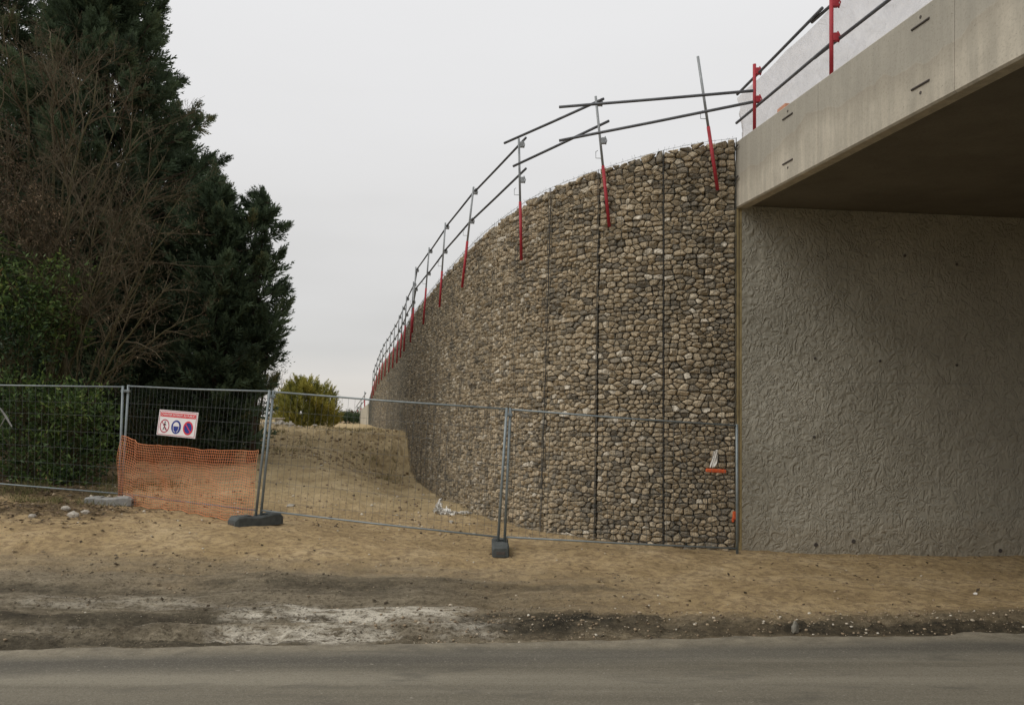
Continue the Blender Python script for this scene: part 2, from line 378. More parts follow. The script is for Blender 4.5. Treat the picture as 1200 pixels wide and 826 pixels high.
def ground_mat():
    m = Mat('bare_earth', 0.97, 0.1)
    n1 = m.noise(1.3, 8, 0.68); n2 = m.noise(9, 6, 0.75)
    tan = m.ramp(n1, [(0.32, (0.385, 0.278, 0.142)), (0.5, (0.52, 0.382, 0.205)), (0.68, (0.62, 0.475, 0.28))])
    tan = m.mix(m.ramp(n2, [(0.40, (0.7, 0.7, 0.7)), (0.55, (0, 0, 0))]), tan, (0.22, 0.155, 0.092))
    mudc = m.ramp(m.noise(3.6, 9, 0.76, m.coord((0.30, 1.9, 1)), 0.4), [(0.36, (0.085, 0.070, 0.050)), (0.47, (0.165, 0.138, 0.095)), (0.56, (0.225, 0.19, 0.13)), (0.66, (0.38, 0.325, 0.235))])
    pathc = m.ramp(n1, [(0.3, (0.35, 0.265, 0.145)), (0.5, (0.50, 0.39, 0.22)), (0.7, (0.61, 0.49, 0.30))])
    c = m.mix(m.attr('path'), tan, pathc)
    c = m.mix(m.attr('mud'), c, mudc)
    c = m.mix(m.math('MULTIPLY', m.attr('ruts'), 0.75), c, (0.34, 0.285, 0.20))
    crumb = m.noise(26, 6, 0.8, m.coord((0.7, 1.2, 1)))
    c = m.mix(m.math('MULTIPLY', m.attr('mud'), m.ramp(crumb, [(0.40, (0.75, 0.75, 0.75)), (0.50, (0, 0, 0))])), c, (0.075, 0.062, 0.043))
    c = m.mix(m.math('MULTIPLY', m.attr('mud'), m.ramp(crumb, [(0.56, (0, 0, 0)), (0.66, (0.6, 0.6, 0.6))])), c, (0.40, 0.345, 0.25))
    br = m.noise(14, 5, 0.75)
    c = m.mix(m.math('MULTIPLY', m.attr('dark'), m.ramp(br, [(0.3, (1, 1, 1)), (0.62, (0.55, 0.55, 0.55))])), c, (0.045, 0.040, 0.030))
    wf = m.math('MULTIPLY', m.attr('white'), m.ramp(m.noise(5, 9, 0.82, m.coord((0.55, 2.6, 1)), 0.3), [(0.42, (0, 0, 0)), (0.56, (1, 1, 1))]))
    wf = m.math('MULTIPLY', wf, m.ramp(crumb, [(0.40, (0.1, 0.1, 0.1)), (0.50, (1, 1, 1))]))
    c = m.mix(wf, c, (0.74, 0.68, 0.56))
    lc = m.ramp(m.noise(16, 6, 0.8), [(0.35, (0.045, 0.034, 0.020)), (0.5, (0.11, 0.08, 0.045)), (0.66, (0.22, 0.16, 0.085))])
    c = m.mix(m.attr('litter'), c, lc)
    # small grit: light and dark specks
    vo = m.n('ShaderNodeTexVoronoi'); vo.inputs['Scale'].default_value = 38; m.l(m.tc.outputs['Object'], vo.inputs['Vector'])
    sp = m.ramp(vo.outputs['Distance'], [(0.10, (1, 1, 1)), (0.2, (0, 0, 0))])
    hs = m.n('ShaderNodeSeparateColor'); m.l(vo.outputs['Color'], hs.inputs[0])
    c = m.mix(m.math('MULTIPLY', sp, m.math('GREATER_THAN', hs.outputs[0], 0.80)), c, (0.50, 0.42, 0.29))
    c = m.mix(m.math('MULTIPLY', sp, m.math('LESS_THAN', hs.outputs[0], 0.18)), c, (0.10, 0.075, 0.05))
    m.base(c)
    b0 = m.bump(crumb, 0.8, 0.03); b1 = m.bump(m.noise(11, 8, 0.78), 1.0, 0.045, b0); m.bump(m.noise(60, 5, 0.75), 0.7, 0.008, b1)
    return m.m
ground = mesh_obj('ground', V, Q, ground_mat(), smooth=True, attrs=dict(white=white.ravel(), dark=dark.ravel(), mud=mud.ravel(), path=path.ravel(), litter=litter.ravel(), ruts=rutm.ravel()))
tag(ground, 'bare tan earth verge and rising path beside the road', kind='structure')

# ------------------------------------------------------------------ road
def road_mat():
    m = Mat('dusty_asphalt', 0.9, 0.2)
    st = m.noise(1.0, 5, 0.6, m.coord((0.10, 2.6, 1)))
    c = m.ramp(st, [(0.30, (0.122, 0.108, 0.080)), (0.48, (0.166, 0.148, 0.111)), (0.65, (0.22, 0.198, 0.150))])
    sep = m.n('ShaderNodeSeparateXYZ'); m.l(m.tc.outputs['Object'], sep.inputs[0])
    d = m.math('SUBTRACT', m.math('SUBTRACT', sep.outputs[1], m.math('MULTIPLY', sep.outputs[0], 0.056)), 7.07)
    d = m.math('ADD', d, m.math('MULTIPLY_ADD', m.noise(0.8, 4, 0.6), 0.3, -0.15))
    dust = m.ramp(m.math('ADD', m.math('ADD', d, m.math('MULTIPLY_ADD', m.noise(6, 6, 0.75, m.coord((0.4, 1, 1))), 0.5, -0.25)), 1.0), [(0.62, (0, 0, 0)), (0.86, (0.8, 0.8, 0.8)), (1.0, (1, 1, 1))])
    c = m.mix(dust, c, m.ramp(m.noise(5, 6, 0.7), [(0.35, (0.15, 0.13, 0.095)), (0.65, (0.27, 0.235, 0.17))]))
    band = m.ramp(m.math('ADD', d, 1.0), [(0.18, (0, 0, 0)), (0.45, (0.5, 0.5, 0.5)), (0.62, (0.5, 0.5, 0.5)), (0.82, (0, 0, 0))])
    c = m.mix(band, c, (0.055, 0.052, 0.047))
    vo = m.n('ShaderNodeTexVoronoi'); vo.inputs['Scale'].default_value = 110; m.l(m.tc.outputs['Object'], vo.inputs['Vector'])
    hs = m.n('ShaderNodeSeparateColor'); m.l(vo.outputs['Color'], hs.inputs[0])
    c = m.mix(m.math('MULTIPLY', m.math('GREATER_THAN', hs.outputs[0], 0.85), 0.22), c, (0.30, 0.28, 0.235))
    c = m.mix(m.math('MULTIPLY', m.math('LESS_THAN', hs.outputs[0], 0.2), 0.25), c, (0.045, 0.042, 0.036))
    ch = m.noise(22, 3, 0.5, m.coord((0.6, 1, 1))); c = m.mix(m.ramp(ch, [(0.70, (0, 0, 0)), (0.74, (0.7, 0.7, 0.7))]), c, (0.34, 0.31, 0.25))
    bl_ = m.noise(2.2, 7, 0.7, m.coord((0.35, 1.3, 1)), 0.5); c = m.mix(m.ramp(bl_, [(0.34, (0.5, 0.5, 0.5)), (0.46, (0, 0, 0))]), c, (0.085, 0.078, 0.064))
    m.base(c); b = m.bump(vo.outputs['Distance'], 0.5, 0.004); m.bump(m.noise(3, 5, 0.6), 0.3, 0.02, b)
    return m.m
rx = axis(-9, 9, 0.06, -400, 400, 1.25); ry = np.concatenate([np.linspace(0.5, 6.0, 14), np.linspace(6.1, 6.9, 10), np.linspace(6.93, 7.42, 22)])
RX, RY0 = np.meshgrid(rx, ry, indexing='ij'); RY = RY0 + 0.056 * np.clip(RX, -300, 300)
RZ = 0.035 + 0.02 * np.sin(np.clip((RY0 - 0.5) / 6.6, 0, 1) * math.pi) + (fbm(RX * 0.5, RY * 0.5, 2) - .5) * 0.012
RZ = RZ - 0.12 * ss(7.06, 7.26, RY0 + 0.30 * (fbm(RX * 1.1, 3 + RY0 * 1.5, 5, 0.7) - 0.5))
Vr = np.stack([RX, RY, RZ], -1).reshape(-1, 3); ni, nj = RX.shape; I = np.arange(ni * nj).reshape(ni, nj)
Qr = np.stack([I[:-1, :-1], I[1:, :-1], I[1:, 1:], I[:-1, 1:]], -1).reshape(-1, 4)
tag(mesh_obj('road', Vr, Qr, road_mat(), smooth=True), 'dusty grey asphalt road without markings', kind='structure')

# ------------------------------------------------------------------ gabion wall
gw = thing('gabion_wall', 'tall curved gabion retaining wall of wire-held brown stones, left of the bridge', 'retaining wall', (*wpos(0.0), 0))
def build_gabion():
    SX, SY = 0.128, 0.074
    pts = []; cells = []
    joints = [0.0]
    while joints[-1] < WL - 0.5: joints.append(min(joints[-1] + 1.07, WL))
    joints[-1] = WL
    polys = []; meta = []
    rnd = random.Random(5)
    for a, b in zip(joints[:-1], joints[1:]):
        mid = (a + b) / 2; x, y = wpos(mid); ox, oy = wout(mid)
        zb = float(gsmooth(np.array([x + ox * .1]), np.array([y + oy * .1]))[0]) - 0.30; zt = float(wtop(mid))
        sc = 1.0 if y < 24 else (1.15 if y < 34 else 1.4)
        nz_ = max(1, round((zt - zb) / (SY * sc))); P_ = []
        h = zb; rows = []
        while h < zt - 0.04:
            rh = SY * sc * rnd.uniform(0.6, 1.5)
            if h + rh > zt - 0.06: rh = max(zt - h, 0.05)
            rows.append((h, rh)); h += rh
        for (h0, rh) in rows:
            s = a + rnd.uniform(-0.03, 0.03)
            while s < b:
                wd = max(0.075, SX * sc * rnd.choice((rnd.uniform(0.45, 0.85), rnd.uniform(0.8, 1.6))) * (0.65 + 0.35 * rh / SY))
                if b - (s + wd) < 0.06: wd = b - s + 0.001
                P_.append((s + wd / 2, h0 + rh / 2 + rnd.uniform(-.42, .42) * rh)); s += wd
        P_ = [(min(max(p[0], a + 0.03), b - 0.03), p[1]) for p in P_]
        # voronoi cells of the panel, clipped to the panel
        gd = {}
        for i, p in enumerate(P_): gd.setdefault((int(p[0] / 0.3), int(p[1] / 0.25)), []).append(i)
        ta, tb = float(wtop(a)), float(wtop(b))
        g_ = 0.013 if y < 13 else (0.010 if y < 20 else 0.007)
        for i, (px, pz) in enumerate(P_):
            tj = rnd.uniform(.0, .05); g1, g2 = g_ * rnd.uniform(.2, 1.3), g_ * rnd.uniform(.2, 1.3); poly = [(a + g1, zb), (b - g2, zb), (b - g2, tb + tj), (a + g1, ta + tj)]
            cx, cz = int(px / 0.3), int(pz / 0.25)
            nb = [j for dx in (-1, 0, 1) for dz in (-1, 0, 1) for j in gd.get((cx + dx, cz + dz), ()) if j != i]
            nb.sort(key=lambda j: (P_[j][0] - px) ** 2 + 2.4 * (P_[j][1] - pz) ** 2)
            for j in nb[:16]:
                qx, qz = P_[j]; nx, nz2 = (qx - px), 2.5 * (qz - pz)
                # bisector in a space stretched vertically, so stones lie flat
                c = nx * (qx + px) / 2 + nz2 * (qz + pz) / 2
                new = []; m = len(poly)
                for t in range(m):
                    A = poly[t]; B = poly[(t + 1) % m]; da = nx * A[0] + nz2 * A[1] - c; db = nx * B[0] + nz2 * B[1] - c
                    if da <= 0: new.append(A)
                    if (da < 0) != (db < 0) and da != db:
                        u = da / (da - db); new.append((A[0] + (B[0] - A[0]) * u, A[1] + (B[1] - A[1]) * u))
                poly = new
                if len(poly) < 3: break
            if len(poly) < 3: continue
            q = np.array(poly); A_ = 0.5 * np.sum(q[:, 0] * np.roll(q[:, 1], -1) - np.roll(q[:, 0], -1) * q[:, 1])
            if A_ < 0.0016: continue
            polys.append(q); meta.append((mid, y, A_))
    near = []; far = []
    for q, (mid, y, A_) in zip(polys, meta):
        qn = np.roll(q, -1, axis=0); e = qn - q
        cr_ = q[:, 0] * qn[:, 1] - qn[:, 0] * q[:, 1]
        A6 = cr_.sum() * 3
        c = np.array([((q[:, 0] + qn[:, 0]) * cr_).sum() / A6, ((q[:, 1] + qn[:, 1]) * cr_).sum() / A6])
        lod = 0 if y < 20 else (1 if y < 32 else 2)
        # drop very short edges, pull in by half the joint, cut the corners off irregularly
        keep = np.hypot(e[:, 0], e[:, 1]) > 0.012
        if keep.sum() >= 3: q = q[keep]
        v_ = q - c; ln = np.hypot(v_[:, 0], v_[:, 1]); q = c + v_ * np.maximum(1 - 0.0045 / np.maximum(ln, 1e-4), .5)[:, None] * RNG.uniform(.95, 1.02, len(q))[:, None]
        if lod < 2:
            qn = np.roll(q, -1, axis=0); t1 = RNG.uniform(.07, .24, len(q))[:, None]; t2 = RNG.uniform(.07, .24, len(q))[:, None]
            q = np.stack([q + (qn - q) * t1, qn - (qn - q) * t2], 1).reshape(-1, 2)
        n = len(q); rel = q - c
        sz = math.sqrt(A_); D = min(0.075, 0.42 * sz) * rnd.uniform(0.7, 1.2); off = rnd.uniform(-0.018, 0.010)
        tl = np.array([rnd.gauss(0, 0.30), rnd.gauss(-0.04, 0.34)])
        rings = [(0.9, -0.7), (1.0, 0.12), (0.84, 0.74), (0.46, 0.98)] if lod == 0 else ([(0.97, -0.4), (1.0, 0.2), (0.70, 0.88)] if lod == 1 else [(1.0, -0.1), (0.72, 0.8)])
        VV = []
        for rr, dd in rings:
            jit = RNG.uniform(0.76, 1.12, n)[:, None] if rr < .95 else 1.0
            pxy = rel * rr * jit; dep = D * dd + (pxy @ tl) * (1.0 if dd > 0.3 else 0.0) + RNG.normal(0, 0.14 * D, n) + off
            VV.append(np.column_stack([c[0] + pxy[:, 0], c[1] + pxy[:, 1], np.minimum(dep, 0.085)]))
        VV.append(np.array([[c[0] + rnd.gauss(0, .010), c[1] + rnd.gauss(0, .007), min(D + off + rnd.uniform(-.008, .006), .088)]]))
        VV = np.vstack(VV); FF = []
        for r_ in range(len(rings) - 1):
            for k_ in range(n):
                k2 = (k_ + 1) % n; FF.append((r_ * n + k_, r_ * n + k2, (r_ + 1) * n + k2, (r_ + 1) * n + k_))
        o_ = (len(rings) - 1) * n; top = len(rings) * n
        for k_ in range(n): FF.append((o_ + k_, o_ + (k_ + 1) % n, top))
        W_ = wpt(VV[:, 0], VV[:, 1], VV[:, 2])
        tint = min(1, max(0, rnd.gauss(0.60, 0.20) + 0.35 * (float(fbm(np.array([c[0] * 1.3]), np.array([c[1] * 1.3]), 2)[0]) - 0.5)))
        if rnd.random() < 0.12: tint = rnd.uniform(0.1, 0.3)
        P0 = W_.mean(0); score = A_ * abs(np.dot([*wout(c[0])], P0[:2] / np.linalg.norm(P0[:2]))) / P0[1] ** 2
        gg = gsmooth(P0[:1], P0[1:2])[0] if P0[2] < 2 else 0
        near.append((score if P0[2] > gg + 0.03 else 0, W_, FF, tint, P0))
    near.sort(key=lambda t: -t[0])
    for i, (sc_, W_, FF, tint, P0) in enumerate(near[:300]):
        me = bpy.data.meshes.new('stone'); me.from_pydata((W_ - P0).tolist(), [], FF)
        at = me.attributes.new('tint', 'FLOAT', 'POINT'); at.data.foreach_set('value', np.full(len(W_), tint, np.float32))
        me.materials.append(M_STONE); o = bpy.data.objects.new('stone', me); COL.objects.link(o); o.parent = gw
        o.location = Vector(P0) - gw.location
    VV = []; FF = []; TT = []; b0 = 0
    for sc_, W_, F_, tint, P0 in near[300:]:
        VV.append(W_); FF.extend([tuple(i + b0 for i in f) for f in F_]); TT.append(np.full(len(W_), tint)); b0 += len(W_)
    o = mesh_obj('stone_filling', np.vstack(VV), FF, M_STONE, gw, smooth=False, attrs=dict(tint=np.concatenate(TT)))
    o['kind'] = 'stuff'
    # dark core behind the stones, with real thickness
    ns = len(WS); zb = -0.3 + 0 * WS
    rowsC = [wpt(WS, zb, -0.035), wpt(WS, TOPZ - 0.012, -0.035), wpt(WS, TOPZ - 0.012, -0.95), wpt(WS, zb, -0.95)]
    VC = np.concatenate(rowsC); FC = []
    for r_ in range(3):
        for i in range(ns - 1): FC.append((r_ * ns + i, r_ * ns + i + 1, (r_ + 1) * ns + i + 1, (r_ + 1) * ns + i))
    FC.append((0, ns, 2 * ns, 3 * ns)); FC.append((ns - 1, 2 * ns - 1, 3 * ns - 1, 4 * ns - 1))
    mesh_obj('stone_core', VC, FC, M_CORE, gw)
    # wire baskets
    mb = MB()
    for s in np.arange(0.02, WL, 0.1):
        t = float(wtop(s)); mb.tube([wpt(s, -0.1, 0.094), wpt(s, t + 0.02, 0.094)], 0.0020, 3, False)
    for kz in np.arange(0.1, 6.3, 0.1):
        seg = []
        for s in np.arange(0, WL, 0.5 if True else 1):
            if float(wtop(s)) + 0.03 > kz: seg.append(wpt(s, kz, 0.097))
            elif len(seg) > 1: break
        if len(seg) > 1: mb.tube(seg, 0.0019, 3, False)
    st = np.arange(0, WL, 0.35); mb.tube([wpt(s, float(wtop(s)) + 0.01, 0.09) for s in st], 0.003, 4, False)
    for s in np.arange(0, 14, 0.05):      # cut wire ends along the top
        if random.random() < 0.6:
            t = float(wtop(s)); a = wpt(s, t + 0.0, 0.09); mb.tube([a, Vector(a) + Vector((random.uniform(-.03, .03), random.uniform(0, .04), random.uniform(0.02, 0.07)))], 0.0022, 3, False)
    o = mb.build('wire_mesh', M_WIRE, gw); o['kind'] = 'stuff'
    mb = MB()
    for j in joints:
        if j > 30: break
        t = float(wtop(j)); zz = np.linspace(-0.1, t + 0.02, 30)
        for d_, r_ in ((0.06, 0.009 if 2.5 < j < 3.5 else (0.004 if 0.5 < j < 2.5 else 0.003)), (0.092, 0.003)):
            mb.tube([Vector(wpt(j + 0.01 * math.sin(z * 9 + d_ * 70), z, d_)) for z in zz], r_, 4, False)
    o = mb.build('joint_wire', M_JWIRE, gw)
    return joints
JOINTS = build_gabion()

# embankment carried by the wall
def build_embankment():
    ii = np.linspace(0, len(WS) - 1, 90).astype(int); cols = []
    s = WS[ii]; t = TOPZ[ii]
    A = wpt(s, t - 0.12, -0.93)
    V = []; n = len(ii)
    for fx in (0, 0.15, 0.5, 0.85, 1.0):
        B = A.copy(); B[:, 0] = A[:, 0] * (1 - fx) + 19.0 * fx; B[:, 1] = A[:, 1] + 2.0 * fx
        B[:, 2] = A[:, 2] if fx < 0.86 else -0.1
        if 0 < fx < 0.86: B[:, 2] += 0.05
        V.append(B)
    V = np.concatenate(V); Fc = []
    for r in range(4):
        for i in range(n - 1): Fc.append((r * n + i, r * n + i + 1, (r + 1) * n + i + 1, (r + 1) * n + i))
    m = simple('embankment_earth', (0.2, 0.15, 0.09), (0.33, 0.25, 0.15), 3, bump=0.5, bdist=0.05)
    tag(mesh_obj('embankment', V, Fc, m), 'earth fill behind the gabion wall', kind='structure')
build_embankment()

# ------------------------------------------------------------------ bridge
BD = Vector((-0.149, 1.0, 0)).normalized()       # bridge axis, away from the camera
BR = Vector((1.0, 0.149, 0)).normalized()        # across the bridge, to the right
B0 = Vector((3.385, 11.6, 0))
SL = 0.037
def bp(u, v, z):
    """u metres towards the camera from the abutment, v metres right of the fascia face, z world height at the abutment line"""
    p = B0 - BD * u + BR * v; p.z = z - SL * u; return p
ZB, ZT = EYE + 3.14, EYE + 4.15

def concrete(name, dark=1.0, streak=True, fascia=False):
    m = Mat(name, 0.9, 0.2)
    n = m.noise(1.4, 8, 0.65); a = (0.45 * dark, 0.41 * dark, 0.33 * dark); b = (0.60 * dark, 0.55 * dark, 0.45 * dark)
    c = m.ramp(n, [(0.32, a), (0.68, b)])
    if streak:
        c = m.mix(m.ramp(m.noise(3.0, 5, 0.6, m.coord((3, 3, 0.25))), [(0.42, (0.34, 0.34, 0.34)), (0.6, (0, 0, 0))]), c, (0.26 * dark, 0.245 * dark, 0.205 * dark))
    if fascia:
        sp = m.n('ShaderNodeSeparateXYZ'); m.l(m.tc.outputs['Object'], sp.inputs[0])
        # pour line: grey above, warmer and paler below; height rises and falls within every panel
        zz = m.math('ADD', sp.outputs[2], m.math('MULTIPLY', m.math('SUBTRACT', sp.outputs[1], 11.6), -SL))
        wv = m.math('MULTIPLY_ADD', m.noise(0.75, 3, 0.55, m.coord((1, 1, 0.0))), 0.9, -0.45)
        h = m.math('SUBTRACT', m.math('SUBTRACT', zz, ZB + 0.55), wv)
        hh = m.math('ADD', h, m.math('MULTIPLY_ADD', m.noise(14, 4, 0.7), 0.05, -0.025))
        up = m.ramp(m.math('ADD', hh, 0.5), [(0.485, (0, 0, 0)), (0.51, (1, 1, 1))])
        c = m.mix(m.math('MULTIPLY', up, 0.6), c, (0.33, 0.315, 0.27))
        stain = m.ramp(m.math('ADD', hh, 0.5), [(0.25, (0, 0, 0)), (0.485, (0.5, 0.5, 0.5)), (0.505, (0, 0, 0))])
        c = m.mix(stain, c, (0.28, 0.25, 0.20))
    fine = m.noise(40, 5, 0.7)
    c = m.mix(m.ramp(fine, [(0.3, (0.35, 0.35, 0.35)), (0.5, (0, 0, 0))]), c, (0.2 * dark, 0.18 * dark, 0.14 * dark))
    vo = m.n('ShaderNodeTexVoronoi'); vo.inputs['Scale'].default_value = 16; m.l(m.tc.outputs['Object'], vo.inputs['Vector'])
    c = m.mix(m.ramp(vo.outputs['Distance'], [(0.05, (0.7, 0.7, 0.7)), (0.09, (0, 0, 0))]), c, (0.13, 0.12, 0.1))
    m.base(c); b1 = m.bump(m.noise(5, 6, 0.6), 0.25, 0.02); m.bump(m.noise(70, 4, 0.7), 0.35, 0.003, b1)
    return m.m
M_FASC = concrete('fascia_concrete', 1.0, True, True)
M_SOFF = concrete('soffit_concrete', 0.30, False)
M_CONC = concrete('plain_concrete', 0.9)

def relief_mat():
    m = Mat('wrinkled_relief_concrete', 0.85, 0.25)
    vw = m.coord((1, 1, 1))
    # a distorted field whose mid-level contours are short worm-like ridges
    def worms(scale, seed, wdt):
        mp = m.n('ShaderNodeMapping'); mp.inputs['Location'].default_value = (seed, seed * 2, seed * 3); mp.inputs['Scale'].default_value = (1, 1, 0.8)
        m.l(m.tc.outputs['Object'], mp.inputs[0])
        n = m.noise(scale, 2.5, 0.55, mp.outputs[0], 0.9)
        r = m.math('ABSOLUTE', m.math('SUBTRACT', n, 0.5)); r = m.math('SUBTRACT', 1.0, m.math('DIVIDE', r, wdt), clamp=True)
        return m.math('SMOOTHSTEP', r, 0.0, 1.0) if False else m.math('MULTIPLY', r, m.math('SUBTRACT', 2.0, r))
    a = worms(4.6, 0, 0.10); b = worms(5.8, 7.7, 0.095); cc = worms(8.0, 3.1, 0.09)
    k1 = m.ramp(m.noise(4.5, 2, 0.5), [(0.40, (0, 0, 0)), (0.60, (1, 1, 1))])
    k2 = m.ramp(m.noise(5.2, 2, 0.5, m.coord((1, 1, 1), (0.5, 0.3, 0))), [(0.42, (0, 0, 0)), (0.58, (1, 1, 1))])
    h = m.math('MAXIMUM', m.math('MULTIPLY', a, k1), m.math('MULTIPLY', b, m.math('SUBTRACT', 1.0, k1))); h = m.math('MAXIMUM', h, m.math('MULTIPLY', cc, k2))
    h2 = m.math('ADD', h, m.math('MULTIPLY', m.noise(9, 5, 0.6), 0.8))
    c = m.ramp(m.noise(0.9, 6, 0.6), [(0.3, (0.35, 0.328, 0.265)), (0.7, (0.455, 0.428, 0.35))])
    c = m.mix(m.ramp(m.noise(2.2, 6, 0.65, m.coord((1, 1, 0.35))), [(0.46, (0, 0, 0)), (0.7, (0.2, 0.2, 0.2))]), c, (0.31, 0.285, 0.23))
    sp = m.n('ShaderNodeSeparateXYZ'); m.l(m.tc.outputs['Object'], sp.inputs[0])
    al = m.math('ADD', m.math('MULTIPLY', sp.outputs[0], 0.989), m.math('MULTIPLY', sp.outputs[1], 0.147)); fr = m.math('FRACT', m.math('DIVIDE', m.math('SUBTRACT', al, 4.13), 0.96)); gr = m.math('LESS_THAN', m.math('ABSOLUTE', m.math('SUBTRACT', fr, 0.5)), 0.006)
    hz = m.math('LESS_THAN', m.math('ABSOLUTE', m.math('SUBTRACT', sp.outputs[2], 2.62)), 0.003); gr = m.math('MAXIMUM', gr, hz)
    c = m.mix(m.math('MULTIPLY', gr, 0.15), c, (0.16, 0.15, 0.125)); h2 = m.math('SUBTRACT', h2, m.math('MULTIPLY', gr, 0.5))
    foot_ = m.ramp(m.math('SUBTRACT', sp.outputs[2], m.math('MULTIPLY', m.noise(3.5, 5, 0.7), 0.6)), [(0.0, (0.22, 0.22, 0.22)), (0.2, (0, 0, 0))]); c = m.mix(foot_, c, (0.30, 0.235, 0.15))
    m.base(c); m.bump(h2, 0.95, 0.019)
    return m.m
M_REL = relief_mat()

def prism(mb, quad, d):
    """quad: four points; d: vector to the opposite face"""
    q = [Vector(p) for p in quad]; V = q + [p + d for p in q]
    mb.add(V, [(0, 1, 2, 3), (7, 6, 5, 4), (0, 4, 5, 1), (1, 5, 6, 2), (2, 6, 7, 3), (3, 7, 4, 0)]); return mb

deck = thing('bridge_deck', 'concrete road bridge deck crossing overhead at the right', 'bridge', tuple(bp(0, 0, 0)))
WID = 14.0
# fascia panels 2.31 m long with open joints
ul = [0.0, 2.285, 4.60, 6.91, 9.22, 11.53, 13.84, 16.1]
for a, b in zip(ul[:-1], ul[1:]):
    a2, b2 = a + (0.003 if a > 0 else -0.02), b - 0.003
    mb = MB(); sec = [(0.0, 0.02), (0.0, -0.0)]
    prof = [(0.02, ZB), (0.0, ZB + 0.02), (0.0, ZT - 0.02), (0.02, ZT), (0.30, ZT), (0.30, ZT - 0.13), (0.16, ZT - 0.14), (0.16, ZB)]
    V = [bp(u, v, z) for u in np.linspace(a2, b2, 2) for v, z in prof]; n = len(prof)
    Fc = [tuple(range(n))[::-1], tuple(range(n, 2 * n))] + [(i, (i + 1) % n, n + (i + 1) % n, n + i) for i in range(n)]
    mb.add(V, Fc); o = mb.build('fascia_panel', M_FASC, deck)
    # lifting bars and plugged holes, as on the photographed panels
    uu = [0.0]
    for fr in ((0.42,) if True else ()):
        u = a + (b - a) * (0.68 if a == 0 else 0.80)
        for zc, hz in ((ZT - 0.165, 0.07), (ZB + 0.25, -0.075)):
            m2 = MB(); p0 = bp(u - 0.13, -0.004, zc); p1 = bp(u + 0.13, -0.004, zc)
            m2.tube([p0, p1], 0.011, 6); m2.build('anchor_bar', M_RUST, o)
            m3 = MB(); m3.tube([bp(u, 0.004, zc + hz), bp(u, -0.004, zc + hz)], 0.016, 8); m3.build('tie_hole', M_RUST, o)
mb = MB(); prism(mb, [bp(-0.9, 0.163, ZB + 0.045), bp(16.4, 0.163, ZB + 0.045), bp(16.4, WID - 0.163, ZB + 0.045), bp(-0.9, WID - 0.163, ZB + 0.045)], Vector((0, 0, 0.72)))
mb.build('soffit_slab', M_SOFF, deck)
mb = MB(); prism(mb, [bp(-0.9, 0.31, ZT - 0.12), bp(16.4, 0.31, ZT - 0.12), bp(16.4, WID - 0.31, ZT - 0.12), bp(-0.9, WID - 0.31, ZT - 0.12)], Vector((0, 0, 0.05)))
mb.build('deck_surface', M_CONC, deck)
mb = MB(); prism(mb, [bp(-0.02, WID - 0.16, ZB), bp(16.1, WID - 0.16, ZB), bp(16.1, WID - 0.16, ZT), bp(-0.02, WID - 0.16, ZT)], BR * 0.16)
mb.build('fascia_beam', M_FASC, deck)
# two short bars poking out of the end of the fascia, next to the stones
for zc in (ZT - 0.12, ZB + 0.42):
    m2 = MB(); m2.tube([bp(-0.04, 0.0, zc), bp(0.07, -0.03, zc + 0.02), bp(0.13, -0.03, zc + 0.03)], 0.012, 6); m2.build('rebar_end', M_RUST, deck)

ab = thing('bridge_abutment', 'grey abutment wall with wrinkled relief concrete under the bridge', 'abutment', tuple(bp(0, 0, 0)))
def abut(u0, u1, parent, zlo, face):
    mb = MB(); d = BD * (0.9 if face > 0 else -0.9)
    q = [bp(u0, 0.095, 0), bp(u0, WID, 0), bp(u0, WID, 0), bp(u0, 0.095, 0)]
    for p, z in zip(q, (zlo, zlo, ZB + 0.04 - SL * u0, ZB + 0.04 - SL * u0)): p.z = z
    prism(mb, q, d); return mb.build('wall_face', M_REL, parent)
abut(0.0, 0, ab, -0.7, 1)
mb = MB(); q = [bp(-0.001, -0.003, 0), bp(-0.001, 0.091, 0)]
prism(mb, [Vector((q[0].x, q[0].y, -0.3)), Vector((q[1].x, q[1].y, -0.3)), Vector((q[1].x, q[1].y, ZB - 0.004)), Vector((q[0].x, q[0].y, ZB - 0.004))], BD * 0.3)
mb.build('joint_board', M_WOOD, ab)
mb = MB(); mb.tube([bp(-0.004, 0.046, 0.2) - BD * 0.006 + Vector((0, 0, 0)), bp(-0.004, 0.046, ZB - 0.01) - BD * 0.006], 0.004, 4); mb.build('board_seam', M_RUST, ab)
for px, py in ((955, 420), (1031, 423), (1121, 428), (1121, 310), (1060, 300), (954, 512), (956, 638), (1000, 634), (1172, 645)):
    # plugged tie holes in the relief wall
    d = Vector(((px - 600) / F, 1, (488 - py) / F)); t = ((B0 - Vector((0, 0, 0))).dot(BD)) / d.dot(BD); p = d * t; p.z += EYE
    m3 = MB(); m3.tube([p + BD * 0.01, p - BD * 0.012], 0.022 if py < 600 else 0.032, 8); m3.build('tie_hole', M_RUST, ab)
ab2 = thing('near_abutment', 'abutment wall on the near side of the road, behind the camera', 'abutment', tuple(bp(15.2, 0, 0)))
abut(15.2, 0, ab2, -0.7, -1)

